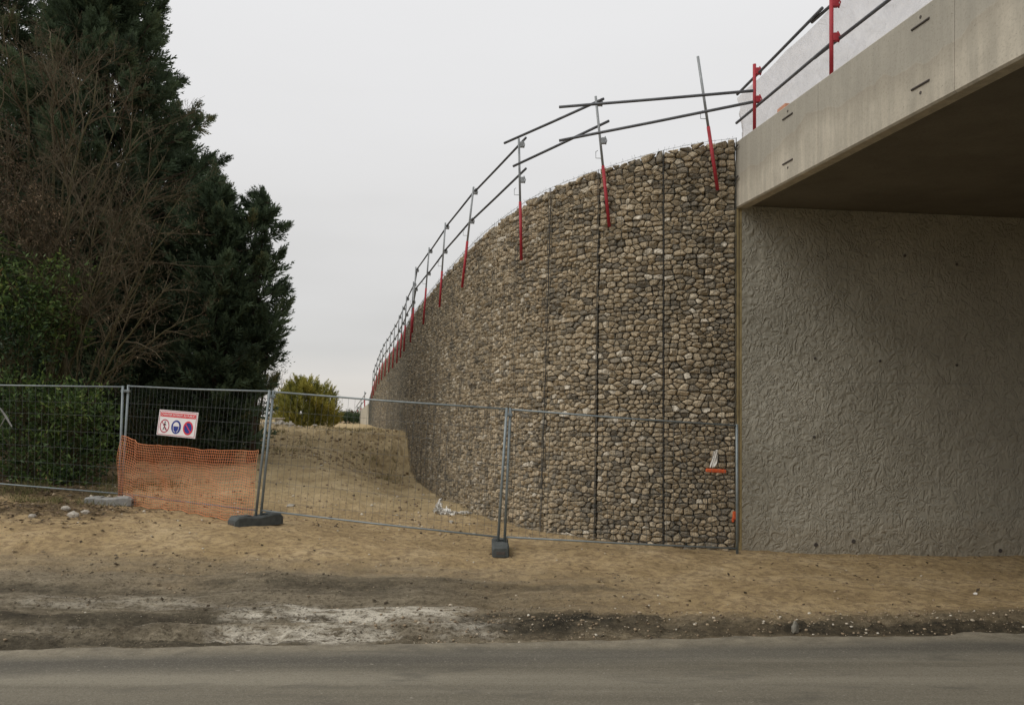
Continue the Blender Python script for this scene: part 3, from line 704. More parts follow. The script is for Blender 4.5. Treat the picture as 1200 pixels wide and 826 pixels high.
# ------------------------------------------------------------------ guard rails on top of the bridge and the wall
def guard_post(name, label, group, bot, top, zred, r=0.022, allred=False, brackets=(), hook=True):
    t = thing(name, label, 'guard post', tuple(bot), group); bot = Vector(bot); top = Vector(top)
    f = (zred - bot.z) / max(top.z - bot.z, 1e-3); mid = bot.lerp(top, min(max(f, 0), 1)); ax = (top - bot).normalized()
    if allred: MB().tube([bot, top], r * 1.1, 8).build('red_post', M_RED, t, True)
    else:
        MB().tube([bot, mid], r * 1.3, 8).build('red_sleeve', M_RED, t, True)
        MB().tube([mid - ax * 0.02, top], r, 8).build('upper_tube', M_STEEL, t, True)
    side = Vector((1, 0, 0))
    for q in brackets:
        mb = MB(); c = bot.lerp(top, q)
        mb.box(c + side * 0.05, 0.07, 0.05, 0.10, bev=0.008); mb.tube([c + Vector((0.085, 0, -0.06)), c + Vector((0.1, -.02, 0.0)), c + Vector((0.075, 0, 0.07))], 0.009, 5)
        mb.build('bracket', M_RED if allred else M_STEEL, t)
    if hook and not allred:
        h = mid + ax * 0.12
        MB().tube([h, h + Vector((-0.10, -0.01, 0.0)), h + Vector((-0.10, -0.01, 0.10)), h + Vector((-0.07, -0.01, 0.12))], 0.006, 5).build('hook', M_STEEL, t)
    return t
ords = ['first', 'second', 'third', 'fourth', 'fifth', 'sixth', 'seventh', 'eighth', 'ninth', 'tenth', 'eleventh', 'twelfth', 'thirteenth', 'fourteenth', 'fifteenth', 'sixteenth', 'seventeenth', 'eighteenth', 'nineteenth', 'twentieth']
WP = [((818, 68), (841, 223), 149), ((698, 113), (714, 266), 195), ((608, 162), (611, 305), 237), ((555, 219), (541.5, 337), 283), ((522, 261), (515, 360), 318), ((503, 290), (496, 380), 338), ((487.4, 312.8), (483, 390), 361)]
tops7 = [(479, 330.4), (471.5, 346.5), (467.5, 358.8), (463.5, 369), (458.7, 379), (454.2, 387.5), (449.8, 394.5), (446, 400), (442.9, 405), (439.6, 411), (437.2, 421), (435.3, 431)]
G1 = 'guard posts clamped along the gabion wall'; PT = []
xt = ['leaning post with long red sleeve nearest the bridge, tube slipped high above the stones', 'second guard post from the bridge, where four tubes cross on it']
for i in range(19):
    if i < 7:
        (tx, ty), (bx, by), ry = WP[i]; s = s_of_px((tx + bx) / 2 if i != 1 else 706); Y = float(wpos(s)[1])
        top = P(tx, ty, Y - 0.04 - 0.02); bot = P(bx, by, Y - 0.04)
        o = Vector((*wout(s), 0)); zt_ = float(wtop(s)); base = Vector(wpt(s, bot.z, 0.14)); sh = (base - bot); sh.z = 0
        k2 = sh.dot(Vector((bot.x, bot.y, 0)).normalized()); adj = Vector((bot.x, bot.y, bot.z - EYE)).normalized() * k2
        bot = bot + adj; top = top + adj * 0.9; zr = P(tx, ry, bot.y).z
    else:
        tx, ty = tops7[i - 7]; s = s_of_px(tx + 0.5); Y = float(wpos(s)[1]); zt_ = float(wtop(s))
        bot = Vector(wpt(s, zt_ - 0.95, 0.14)); top = Vector(wpt(s, zt_ + 1.05, 0.12)); zr = zt_ - 0.02
    PT.append((bot, top))
    lab = xt[i] if i < 2 else f'{ords[i]} guard post counting from the bridge along the gabion top, grey with red sleeve'
    guard_post('guard_post', lab, G1, bot, top, zr, r=0.021 if i < 8 else 0.024, brackets=(() if i == 0 else (0.95, 0.66)))
G2 = 'guard rail tubes above the gabion wall'
def tube_thing(a, b, label, group=G2, r=0.021, mat=None):
    a = Vector(a); b = Vector(b); mb = MB(); mb.tube([a, a.lerp(b, .5) - Vector((0, 0, 0.004)), b], r, 8); o = mb.build('scaffold_tube', mat or M_TUBE, None, True)
    return tag(o, label, 'tube', group)
zz1 = PT[1][1].y; zb_ = 11.05
tube_thing(P(655.4, 125.7, zz1 - .05), P(883, 106.6, zb_ - .04), 'long upper tube running from the second post to the red bridge post')
tube_thing(P(655.4, 165, zz1 - .05), P(883, 119.6, zb_ - .04), 'long lower tube running from the second post to the red bridge post')
tube_thing(P(591, 168, PT[2][1].y + .1), P(707.5, 116, zz1 - .09), 'upper tube between third and second post, its end crossing the long upper tube')
tube_thing(P(601.5, 195, PT[2][1].y - .02), P(713.5, 142, zz1 - .09), 'lower tube between third and second post, its end crossing the long lower tube')
for i in range(2, 18):
    for nm, q in (('upper', 0.96), ('lower', 0.67)):
        a = PT[i][0].lerp(PT[i][1], q); b = PT[i + 1][0].lerp(PT[i + 1][1], q)
        if i == 2: a = P(612, 163 if nm == 'upper' else 199, PT[2][1].y - .03)
        d = (b - a).normalized(); off = Vector((0.03, 0, 0)) if i % 2 else Vector((0.045, 0, 0))
        tube_thing(a - d * (0.12 if i > 2 else .05) + off, b + d * 0.12 + off, f'{nm} tube between the {ords[i]} and {ords[i+1]} post of the gabion wall')
# bridge posts
G3 = 'red guard posts on the bridge edge'
def deck_edge(px):      # point on the top edge of the fascia seen at photo column px
    t = (px - 600) / F; u_ = 0; 
    for u in np.linspace(0, 15, 3000):
        p = bp(u, 0.06, ZT)
        if p.y > 0.2 and 600 + F * p.x / p.y > px: return u, p
u1, b1 = deck_edge(884); u2, b2 = deck_edge(974); u3 = u2 + (u2 - u1) * 1.02; b3 = bp(u3, 0.06, ZT)
for b_, lab in ((b1, 'red steel guard post on the bridge corner next to the gabion wall'), (b2, 'red steel guard post on the bridge edge in front of white sheeting'), (b3, 'red steel guard post on the bridge edge above the camera')):
    guard_post('guard_post', lab, G3, b_ - Vector((0, 0, 0.05)), b_ + Vector((0, 0, 0.97)), 0, allred=True, brackets=(0.90, 0.50))
def along(u, dz, v=0.12): return bp(u, v, ZT + dz)
G4 = 'tubes along the bridge edge'
tube_thing(along(-0.22, 0.80), along(u2 - 0.3, 0.96), 'upper tube on the bridge edge, between the two red posts', G4)
tube_thing(along(u2 - 0.6, 0.93, 0.155), along(u3 + 0.5, 0.93, 0.155), 'upper tube on the bridge edge, overhead beyond the second red post', G4)
tube_thing(along(-0.25, 0.37), along(u2 - 0.05, 0.44), 'lower tube on the bridge edge, behind the corner red post', G4)
tube_thing(along(u2 - 0.55, 0.45, 0.155), along(u3 + 0.4, 0.44, 0.155), 'lower tube on the bridge edge, overlapping at the second red post', G4)
# white sheeting behind the tubes
def sheeting():
    m = Mat('white_protective_film', 0.45, 0.3); c = m.ramp(m.noise(2.5, 5, 0.6), [(0.3, (0.74, 0.70, 0.69)), (0.7, (0.90, 0.87, 0.86))]); m.base(c); m.bump(m.noise(6, 4, 0.6, m.coord((1, 1, 1)), 1.5), 1.0, 0.16)
    tr = m.n('ShaderNodeBsdfTranslucent'); m.l(c, tr.inputs[0]); m.l(m.b.inputs['Normal'].links[0].from_socket, tr.inputs['Normal']); tp = m.n('ShaderNodeBsdfTransparent')
    a = m.n('ShaderNodeMixShader'); a.inputs[0].default_value = 0.72; m.l(m.b.outputs[0], a.inputs[1]); m.l(tr.outputs[0], a.inputs[2])
    b = m.n('ShaderNodeMixShader'); b.inputs[0].default_value = 0.36; m.l(a.outputs[0], b.inputs[1]); m.l(tp.outputs[0], b.inputs[2])
    m.l(b.outputs[0], m.t.nodes['Material Output'].inputs[0])
    nu, nv = 330, 34; U = np.linspace(-0.30, 9.5, nu); V = []
    for i, u in enumerate(U):
        for j in range(nv):
            h = j / (nv - 1); f = float(fbm(np.array([u * 2.6 + h * 1.5]), np.array([h * 2.2 + u * .7]), 4, .6)[0]) - .5
            hh = h * (0.84 + 0.13 * min(max(u / 2.5, 0), 1)) * (1 - 0.03 * abs(math.sin(u * 2.7)))
            sag = 0.10 * math.sin(h * math.pi); edge = (0.10 * math.sin(h * 4) if i == 0 else 0)
            V.append(bp(u + edge, 0.165 + (0.16 * f + 0.22 * (.25 - abs(float(fbm(np.array([u * 1.9 + h * 2.4]), np.array([h * 1.3 - u * 1.1]), 3, .55)[0]) - .5))) * math.sin(h * 3.14) + 0.02 + sag * (0.5 + 0.5 * math.sin(u * 3.1)), ZT - 0.02 + hh))
    Fc = [(i * nv + j, (i + 1) * nv + j, (i + 1) * nv + j + 1, i * nv + j + 1) for i in range(nu - 1) for j in range(nv - 1)]
    o = mesh_obj('protective_sheet', np.array([tuple(p) for p in V]), Fc, m.m, smooth=True)
    tag(o, 'wrinkled white translucent sheeting hung behind the tubes on the bridge edge', 'sheeting')
sheeting()
ub, pb = deck_edge(916); mb = MB(); c = bp(ub, 0.10, ZT + 0.036)
mb.box(c, 0.10, 0.22, 0.07, (BR, BD, Vector((0, 0, 1))), bev=0.004); tag(mb.build('brick', M_BRICK), 'orange clay brick lying on the bridge edge near the corner post', 'brick')

# ------------------------------------------------------------------ site fence
def solve_y(px, py, z):
    return P(px, py, z)
FG = 'mobile steel mesh fence panels'
def fence_panel(lb, lt, rb, rt, label, nw=35):
    lb, lt, rb, rt = map(Vector, (lb, lt, rb, rt)); t = thing('mesh_fence', label, 'fence panel', tuple(lb), FG)
    MB().tube([lb, lt], 0.020, 10).build('upright', M_FENCE, t, True); MB().tube([rb, rt], 0.020, 10).build('upright', M_FENCE, t, True)
    ltop = lt - (lt - lb).normalized() * 0.02; rtop = rt - (rt - rb).normalized() * 0.02
    MB().tube([ltop, ltop.lerp(rtop, .5) - Vector((0, 0, .012)), rtop], 0.0145, 8).build('top_rail', M_FENCE, t, True)
    l0 = lb.lerp(lt, 0.085); r0 = rb.lerp(rt, 0.085)
    MB().tube([l0, l0.lerp(r0, .5) - Vector((0, 0, .008)), r0], 0.0135, 8).build('bottom_rail', M_FENCE, t, True)
    mb = MB()
    for i in range(1, nw):
        f = i / nw; a = l0.lerp(r0, f); b = ltop.lerp(rtop, f); mb.tube([a, b - Vector((0, 0, .008 * math.sin(f * 3.14)))], 0.0018, 4, False)
    for h in (0.08, 0.24, 0.40, 0.56, 0.72, 0.84):
        a = l0.lerp(ltop, h); b = r0.lerp(rtop, h); mb.tube([a, a.lerp(b, .5), b], 0.0018, 4, False)
        
    o = mb.build('wire_mesh', M_FWIRE, t); o['kind'] = 'stuff'
    return t
def on_ground(px, py, dz=0.10):
    p = ground_hit(px, py); return p
hC = ground_hit(587, 656); zC = hC.y + 0.05
zn = {'D': 11.28, 'C': 10.85, 'B': 11.75, 'A': 13.2}
LBd, LTd = P(591, 643, zn['C']), P(598, 478, zn['C'] + 0.02)
RBd, RTd = P(864, 656, 11.30), P(863.5, 497, 11.32)
fence_panel(LBd, LTd, RBd, RTd, 'fence panel in front of the gabion wall, ending at the abutment corner')
LBc, LTc = P(305, 611, zn['B']), P(320.5, 457.5, zn['B'] + 0.1)
RBc, RTc = P(583, 643, zn['C'] - 0.02), P(594, 477.5, zn['C'])
fence_panel(LBc, LTc, RBc, RTc, 'fence panel across the earth path, between the two black feet')
LBb, LTb = P(142, 590, zn['A']), P(150.5, 451, zn['A'] + 0.08)
RBb, RTb = P(299, 611, zn['B'] - 0.02), P(316, 457, zn['B'] + 0.08)
fence_panel(LBb, LTb, RBb, RTb, 'fence panel carrying the warning sign and orange netting')
LBa, LTa = P(-118, 566, 14.0), P(-122, 447, 14.0)
RBa, RTa = P(139, 590, zn['A'] - 0.02), P(144, 452, zn['A'] + 0.05)
fence_panel(LBa, LTa, RBa, RTa, 'fence panel in front of the green shrubs at the far left')
for (a, b, lab) in ((RTc, LTd, 'steel clamp joining the fence tops above the middle black foot'), (RTb, LTc, 'steel clamp joining the fence tops above the left black foot'), (RTa, LTb, 'steel clamp joining the fence tops above the grey foot')):
    c = (a + b) / 2 - Vector((0, 0, 0.10)); mb = MB(); mb.box(c, (a - b).length + 0.06, 0.055, 0.045, bev=0.006); mb.tube([c + Vector((0, -0.05, 0)), c + Vector((0, 0.05, 0))], 0.008, 6)
    tag(mb.build('fence_clamp', M_FENCE), lab, 'clamp', 'clamps on the fence tops')
# feet
def foot(c, ang, L, W, H, mat, label):
    ax = (Vector((math.cos(ang), math.sin(ang), 0)), Vector((-math.sin(ang), math.cos(ang), 0)), Vector((0, 0, 1)))
    ax = (ax[0], ax[1], ax[2]); c = Vector(c); t = thing('ballast_block', label, 'fence foot', tuple(c), 'fence feet')
    # body: long block, thick in the middle, ends with a grip recess
    sec = [(-.5, .62), (-.44, .86), (-.30, .90), (-.16, .80), (0.0, .74), (.16, .80), (.30, .90), (.44, .86), (.5, .62)]
    V = []; n = 6
    for x, h in sec:
        ww = W / 2 * (0.86 if abs(x) > .49 else 1.0)
        for y, z in ((-ww, 0), (-ww, H * h * .85), (-ww + .02, H * h), (ww - .02, H * h), (ww, H * h * .85), (ww, 0)):
            V.append(c + ax[0] * x * L + ax[1] * y + ax[2] * z)
    Fc = [tuple(range(n))[::-1], tuple(range((len(sec) - 1) * n, len(sec) * n))]
    for k in range(len(sec) - 1):
        for i in range(n):
            j = (i + 1) % n; Fc.append((k * n + i, k * n + j, (k + 1) * n + j, (k + 1) * n + i))
    mb = MB(); mb.add(V, Fc); blk = mb.build('block', mat, t)
    for sx in (-1, 1):
        m2 = MB(); m2.box(c + ax[0] * sx * (L * .5 - .012) + ax[2] * H * .30, 0.03, W * .55, H * .26, ax, bev=.006); m2.build('grip_hole', M_RUST, blk)
        m3 = MB(); m3.box(c + ax[0] * sx * L * .22 + ax[2] * (H * .86), L * .16, W * .55, H * .08, ax, bev=.006); m3.build('top_rib', mat, blk)
    return t
fc = (LBd + RBc) / 2; foot(Vector((fc.x - .01, fc.y - 0.04, gz(fc.x, fc.y) - .01)), math.radians(92), 0.70, 0.235, 0.19, M_RUBBER, 'black fence foot seen end-on in the middle of the picture')
fc = (LBc + RBb) / 2; foot(Vector((fc.x - .02, fc.y - .02, gz(fc.x, fc.y) - .015)), math.radians(48), 0.80, 0.25, 0.20, M_RUBBER, 'black fence foot turned askew beside the orange netting')
fc = (LBb + RBa) / 2; foot(Vector((fc.x - .04, fc.y - .26, gz(fc.x, fc.y - .26) - .01)), math.radians(4), 0.78, 0.24, 0.17, M_FOOTC, 'pale grey concrete fence foot at the left end of the netting')

# orange netting
def netting():
    NU, NV = 72, 26; A0 = LBb; A1 = LTb; B0_ = RBb; B1 = RTb
    nrm = (B0_ - A0).cross(Vector((0, 0, 1))).normalized()
    if nrm.y > 0: nrm = -nrm
    topL, topR = P(142, 515, zn['A']).z, P(304, 527, zn['B']).z
    G = []
    for i in range(NU):
        f = i / (NU - 1); lo = A0.lerp(B0_, f); hi = A1.lerp(B1, f); row = []
        zt_ = topL * (1 - f) + topR * f + 0.09 * (float(fbm(np.array([f * 6.3]), np.array([2.2]), 3)[0]) - .5) - 0.05 * math.sin(f * 3.14) * 1.2 + (0.05 if f < .12 else 0)
        zl = gz(lo.x, lo.y) + 0.015 + (0.05 * math.sin(f * 23) ** 2) * .4
        for j in range(NV):
            h = j / (NV - 1); z = zl * (1 - h) + zt_ * h; q = (z - lo.z) / (hi.z - lo.z); p = lo.lerp(hi, q); p.z = z
            off = 0.045 + 0.05 * (fbm(np.array([f * 9.]), np.array([h * 3.]), 3)[0]) + 0.06 * math.sin(h * 3.14) * math.sin(f * 9 + h * 2) ** 2
            p += nrm * float(off) + Vector((0, 0, 0.016 * math.sin(f * 31 + j * .4) * (1 - abs(2 * h - 1)))); row.append(p)
        G.append(row)
    mb = MB()
    for j in range(NV): mb.tube([G[i][j] for i in range(NU)], 0.0042 if 0 < j < NV - 1 else 0.007, 3, False)
    for i in range(NU): mb.tube([G[i][j] for j in range(NV)], 0.0028, 3, False)
    o = mb.build('safety_netting', M_NET); tag(o, 'orange plastic safety netting tied low on the fence under the sign', 'netting')
netting()

# warning sign
def flat(name, c): return simple(name, tuple(x * .92 for x in c), c, 6, rough=0.45, bump=0)
S_W, S_R, S_B, S_DR, S_K = flat('sign_white', (0.82, 0.79, 0.78)), flat('sign_red', (0.68, 0.045, 0.055)), flat('sign_blue', (0.02, 0.04, 0.24)), flat('sign_dark_red', (0.45, 0.02, 0.06)), flat('sign_black', (0.03, 0.02, 0.03))
def sign():
    zc = (zn['A'] * 0.58 + zn['B'] * 0.42) - .06; c = P(208, 496.5, zc)
    X = (RTb - LTb).normalized(); X = (X + Vector((0, 0, -0.02))).normalized(); up = (LTb - LBb).normalized(); up = (up + X * 0.10).normalized()
    N = X.cross(up).normalized()            # towards the camera
    if N.y > 0: N = -N
    up = N.cross(X).normalized(); 
    if up.z < 0: up = -up
    t = thing('warning_sign', 'white rectangular site warning sign with red heading and three round symbols, wired to the fence', 'sign', tuple(c))
    W_, H_ = 0.90, 0.42
    shear = -0.06
    def pt(x, y, d): return c + X * x + up * y + X * (-shear * y) + N * d
    def plate(name, mat, poly, d, th=0.0015, par=None):
        n = len(poly); V = [pt(x, y, d) for x, y in poly] + [pt(x, y, d + th) for x, y in poly]
        mb = MB(); mb.add(V, [tuple(range(n))[::-1], tuple(range(n, 2 * n))] + [(i, (i + 1) % n, n + (i + 1) % n, n + i) for i in range(n)]); return mb.build(name, mat, par or t)
    rect = lambda x0, y0, x1, y1: [(x0, y0), (x1, y0), (x1, y1), (x0, y1)]
    plate('board', S_W, rect(-W_ / 2, -H_ / 2, W_ / 2, H_ / 2), 0.0, 0.008)
    plate('heading_band', S_R, rect(-.41, .10, .41, .170), 0.0085)
    for (x0, y0, x1, y1) in ((-.43, .190, .43, .198), (-.43, -.198, .43, -.190), (-.43, -.190, -.422, .190), (.422, -.190, .43, .190)):
        plate('border_line', S_DR, rect(x0, y0, x1, y1), 0.0085)
    def ring(cx, cy, r0, r1, mat, d, name='ring', par=None):
        n = 28; V = []; 
        for r in (r0, r1):
            for k in range(n): V.append(pt(cx + r * math.cos(k * 2 * math.pi / n), cy + r * math.sin(k * 2 * math.pi / n), d))
        for r in (r0, r1):
            for k in range(n): V.append(pt(cx + r * math.cos(k * 2 * math.pi / n), cy + r * math.sin(k * 2 * math.pi / n), d + .0015))
        Fc = []
        for k in range(n):
            j = (k + 1) % n; Fc += [(2 * n + k, 2 * n + j, 3 * n + j, 3 * n + k), (n + k, n + j, 3 * n + j, 3 * n + k), (k, j, 2 * n + j, 2 * n + k)]
        mb = MB(); mb.add(V, Fc); return mb.build(name, mat, par or t)
    disc = lambda cx, cy, r, n=28: [(cx + r * math.cos(k * 2 * math.pi / n), cy + r * math.sin(k * 2 * math.pi / n)) for k in range(n)]
    def bar(x0, y0, x1, y1, w_, mat, d, name, par=None):
        L = math.hypot(x1 - x0, y1 - y0); nx, ny = -(y1 - y0) / L * w_ / 2, (x1 - x0) / L * w_ / 2
        plate(name, mat, [(x0 - nx, y0 - ny), (x1 - nx, y1 - ny), (x1 + nx, y1 + ny), (x0 + nx, y0 + ny)], d, par=par)
    cy = -0.055; R = 0.112; K = 1.36
    # no pedestrians
    cx = -.285; g1 = ring(cx, cy, R - .017, R, S_DR, .009, 'no_pedestrians_symbol')
    plate('pedestrian_head', S_K, disc(cx + .004, cy + .064, .015, 14), .009, par=g1)
    for a in ((0.0, .034, .0, -.005), (0, .0, -.022, -.05), (0, .0, .024, -.048), (0, .03, -.026, .008), (0, .03, .026, .010)): bar(cx + a[0] * K, cy + a[1] * K, cx + a[2] * K, cy + a[3] * K, .015, S_K, .009, 'pedestrian_limb', g1)
    bar(cx - .07, cy + .07, cx + .07, cy - .07, .012, S_DR, .0108, 'prohibition_bar', g1)
    # helmet required: blue disc, white helmet, face
    cx = -.012; g2 = plate('helmet_symbol', S_B, disc(cx, cy, R), .009)
    dome = [(cx - .072, cy + .012)] + [(cx + .072 * math.cos(math.pi - k * math.pi / 10), cy + .012 + .07 * math.sin(k * math.pi / 10)) for k in range(1, 10)] + [(cx + .072, cy + .012)]
    plate('helmet', S_W, dome, .0108, par=g2)
    for a in ((-.048, .005, -.040, -.045), (.048, .005, .038, -.045), (-.040, -.045, -.01, -.062), (.038, -.045, .01, -.062)): bar(cx + a[0] * K, cy + a[1] * K, cx + a[2] * K, cy + a[3] * K, .009, S_W, .0108, 'chin_strap', g2)
    # no parking
    cx = .265; g3 = plate('no_parking_symbol', S_B, disc(cx, cy, R), .009); ring(cx, cy, R - .026, R, S_R, .0108, 'red_ring', g3); bar(cx - .062, cy + .062, cx + .062, cy - .062, .017, S_R, .0108, 'red_bar', g3)
    cu = bpy.data.curves.new('lettering', 'FONT'); cu.body = 'CHANTIER INTERDIT AU PUBLIC'; cu.size = 0.052; cu.align_x = 'CENTER'; cu.align_y = 'CENTER'; cu.extrude = 0.0006; cu.space_character = 0.98
    to = bpy.data.objects.new('tmp', cu); COL.objects.link(to); dg = bpy.context.evaluated_depsgraph_get(); me = bpy.data.meshes.new_from_object(to.evaluated_get(dg)); bpy.data.objects.remove(to)
    V = np.array([v.co[:] for v in me.vertices]); sx = 0.78 / (V[:, 0].max() - V[:, 0].min())
    for v in me.vertices:
        x, y, z = v.co; v.co = pt(x * sx, .135 + y * 1.05, 0.0112 + z)
    me.materials.clear(); me.materials.append(S_W); o = bpy.data.objects.new('lettering', me); COL.objects.link(o); o.parent = t; o.matrix_parent_inverse = Matrix.Translation(t.location).inverted()
    for sx_, sy in ((-1, 1), (1, 1), (-1, -1), (1, -1)):
        MB().tube([pt(sx_ * .42, sy * .18, .012), pt(sx_ * .42, sy * .18 + .03, -.03)], .003, 5).build('wire_tie', M_STEEL, t)
sign()

# ------------------------------------------------------------------ scatter helpers
def scatter(name, base_v, base_f, pos, scale, mat, tint, rot=None, parent=None, smooth=False, squash=None):
    """many small pieces of one shape joined in one mesh; rot: (n,3,3)"""
    n = len(pos); bv = np.asarray(base_v, float); bf = np.asarray(base_f, int)
    if rot is None:
        a = RNG.uniform(0, 2 * np.pi, n); c, s = np.cos(a), np.sin(a); rot = np.zeros((n, 3, 3)); rot[:, 0, 0] = c; rot[:, 0, 1] = -s; rot[:, 1, 0] = s; rot[:, 1, 1] = c; rot[:, 2, 2] = 1
    sc = np.asarray(scale, float)
    if sc.ndim == 1: sc = sc[:, None] * np.ones(3)
    V = np.einsum('nij,nkj->nki', rot, bv[None] * sc[:, None, :]) + np.asarray(pos)[:, None, :]
    Fc = (bf[None] + (np.arange(n) * len(bv))[:, None, None]).reshape(-1, bf.shape[1])
    return mesh_obj(name, V.reshape(-1, 3), Fc, mat, parent, smooth, dict(tint=np.repeat(tint, len(bv))))
def frames(d, roll):
    """rotation matrices whose z axis is d"""
    d = d / np.linalg.norm(d, axis=1, keepdims=True); up = np.tile([0.1, 0.2, 0.97], (len(d), 1)); a = np.cross(up, d); a /= np.maximum(np.linalg.norm(a, axis=1, keepdims=True), 1e-6); b = np.cross(d, a)
    c, s = np.cos(roll)[:, None], np.sin(roll)[:, None]; return np.stack([a * c + b * s, -a * s + b * c, d], -1)
def rand_rot(n):
    d = RNG.normal(size=(n, 3)); return frames(d, RNG.uniform(0, 6.28, n))

PH = (1 + 5 ** .5) / 2
ICO_V = np.array([(-1, PH, 0), (1, PH, 0), (-1, -PH, 0), (1, -PH, 0), (0, -1, PH), (0, 1, PH), (0, -1, -PH), (0, 1, -PH), (PH, 0, -1), (PH, 0, 1), (-PH, 0, -1), (-PH, 0, 1)]) / 1.902
ICO_F = np.array([(0, 11, 5), (0, 5, 1), (0, 1, 7), (0, 7, 10), (0, 10, 11), (1, 5, 9), (5, 11, 4), (11, 10, 2), (10, 7, 6), (7, 1, 8), (3, 9, 4), (3, 4, 2), (3, 2, 6), (3, 6, 8), (3, 8, 9), (4, 9, 5), (2, 4, 11), (6, 2, 10), (8, 6, 7), (9, 8, 1)])
M_PEB = leafmat('pebble_mix', [(0, (0.07, 0.055, 0.04)), (0.4, (0.24, 0.18, 0.115)), (0.75, (0.38, 0.30, 0.20)), (1, (0.60, 0.55, 0.45))], 0.0, 0.95)
def pebbles(n, x0, x1, y0, y1, smin, smax, name, label, fn=None, mat=None):
    X = RNG.uniform(x0, x1, n * 4); Y = RNG.uniform(y0, y1, n * 4)
    if fn is not None:
        k_ = RNG.random(n * 4) < fn(X, Y); X, Y = X[k_][:n], Y[k_][:n]
    else: X, Y = X[:n], Y[:n]
    n = len(X); s = smin * (smax / smin) ** (RNG.random(n) ** 2.6); Z = gzv(X, Y) + s * 0.25
    o = scatter(name, ICO_V * RNG.uniform(.75, 1.15, (12, 1)), ICO_F, np.stack([X, Y, Z], -1), np.stack([s, s * RNG.uniform(.6, 1, n), s * RNG.uniform(.4, .8, n)], -1), mat or M_PEB, np.clip(RNG.normal(.55, .27, n), 0, 1))
    return tag(o, label, kind='stuff')
pebbles(4200, -8, 8, 7.15, 13, 0.005, 0.022, 'gravel', 'loose gravel strewn over the verge', lambda X, Y: 0.14 + 0.86 * np.exp(-((Y - edgeY(X) - 0.5) / 0.35) ** 2) * (X > -1))
pebbles(2600, -8, 3, 12, 27, 0.012, 0.05, 'gravel', 'loose stones on the path beyond the fence', lambda X, Y: (wdist(X, Y) > .35) * 0.9)
pebbles(1300, -8, 1.5, 7.0, 9.6, 0.007, 0.024, 'dirt_clods', 'brown clods of earth pushed up along the ruts', lambda X, Y: 0.1 + 0.9 * (fbm(X * 1.2, Y * 3, 3) > .54), leafmat('clod_earth', [(0, (0.10, 0.084, 0.06)), (1, (0.24, 0.20, 0.14))], 0, .95))
pebbles(750, -1.6, 6.5, 7.25, 8.1, 0.006, 0.026, 'gravel', 'pale grit along the asphalt edge')

pebbles(1700, -9, -2.6, 20.5, 30, 0.02, 0.075, 'dirt_clods', 'earth lumps on the broken bank', lambda X, Y: (wdist(X, Y) > .3) * (0.2 + 0.8 * (fbm(X * .8, Y * .8, 3) > .5)), leafmat('bank_earth', [(0, (0.20, 0.15, 0.085)), (1, (0.48, 0.38, 0.24))], 0, .95))
# leaves lying about
LEAF_V = np.array([(0, 0, 0), (0.5, 0.28, 0.10), (1.0, 0, 0.05), (0.5, -0.28, 0.12)]); LEAF_F = np.array([(0, 1, 2, 3)])
def flat_leaves(n, fn, x0, x1, y0, y1, size, name, label, tmin=0.0, tmax=1.0, mat=None):
    X = RNG.uniform(x0, x1, n * 5); Y = RNG.uniform(y0, y1, n * 5); k_ = RNG.random(n * 5) < fn(X, Y); X, Y = X[k_][:n], Y[k_][:n]; n = len(X)
    d = np.stack([RNG.normal(0, .3, n), RNG.normal(0, .3, n), np.ones(n)], -1); R_ = frames(d, RNG.uniform(0, 6.28, n)); s = RNG.uniform(.5, 1.1, n) * size
    o = scatter(name, LEAF_V, LEAF_F, np.stack([X, Y, gzv(X, Y) + 0.008], -1), s, mat or M_DEAD, RNG.uniform(tmin, tmax, n), R_); return tag(o, label, kind='stuff')
flat_leaves(5200, lambda X, Y: ss(-6.0, -8.2, X + 0.25 * np.maximum(Y - 13, 0)) * ss(11.6, 13.4, Y), -15, -4, 11.6, 22, 0.10, 'leaf_litter', 'dead brown leaves under the trees')
flat_leaves(900, lambda X, Y: np.exp(-((X + 7.4) / 1.3) ** 2 - ((Y - 11.9) / 1.1) ** 2), -10, -5, 9.5, 13.6, 0.085, 'leaf_litter', 'brown leaves spilling onto the verge near the grey fence foot')
flat_leaves(420, lambda X, Y: 0.5 + 0.4 * (X < -3), -8, 8, 7.9, 13, 0.075, 'leaf_litter', 'single dark leaves strewn on the verge', 0.0, 0.35)

# ------------------------------------------------------------------ trees
def plume(nf, seed, spread=0.6):
    r = random.Random(seed); V = []; Fc = []
    def leaf(p, d, L, W_):
        d = d.normalized(); s = d.cross(Vector((r.gauss(0, 1), r.gauss(0, 1), r.gauss(0, 1)))).normalized() * W_; b = len(V)
        m1 = p + d * L * .45; V.extend([tuple(p), tuple(m1 + s), tuple(p + d * L), tuple(m1 - s)]); Fc.append((b, b + 1, b + 2, b + 3))
    for i in range(nf):
        t = (i + .3) / nf; a = i * 2.4 + r.uniform(-.4, .4); rad = Vector((math.cos(a), math.sin(a), 0)); L = 0.42 * (1 - t) + 0.10
        leaf(Vector((0, 0, t * .85)), Vector((0, 0, .82)) + rad * spread * r.uniform(.6, 1.2), L * r.uniform(.8, 1.2), 0.032 + .02 * (1 - t))
    leaf(Vector((0, 0, .75)), Vector((0, 0, 1)), .25, .02)
    return np.array(V), np.array(Fc)
PLUMES = [plume(17, 1), plume(17, 2, .75), plume(15, 3, .5)]
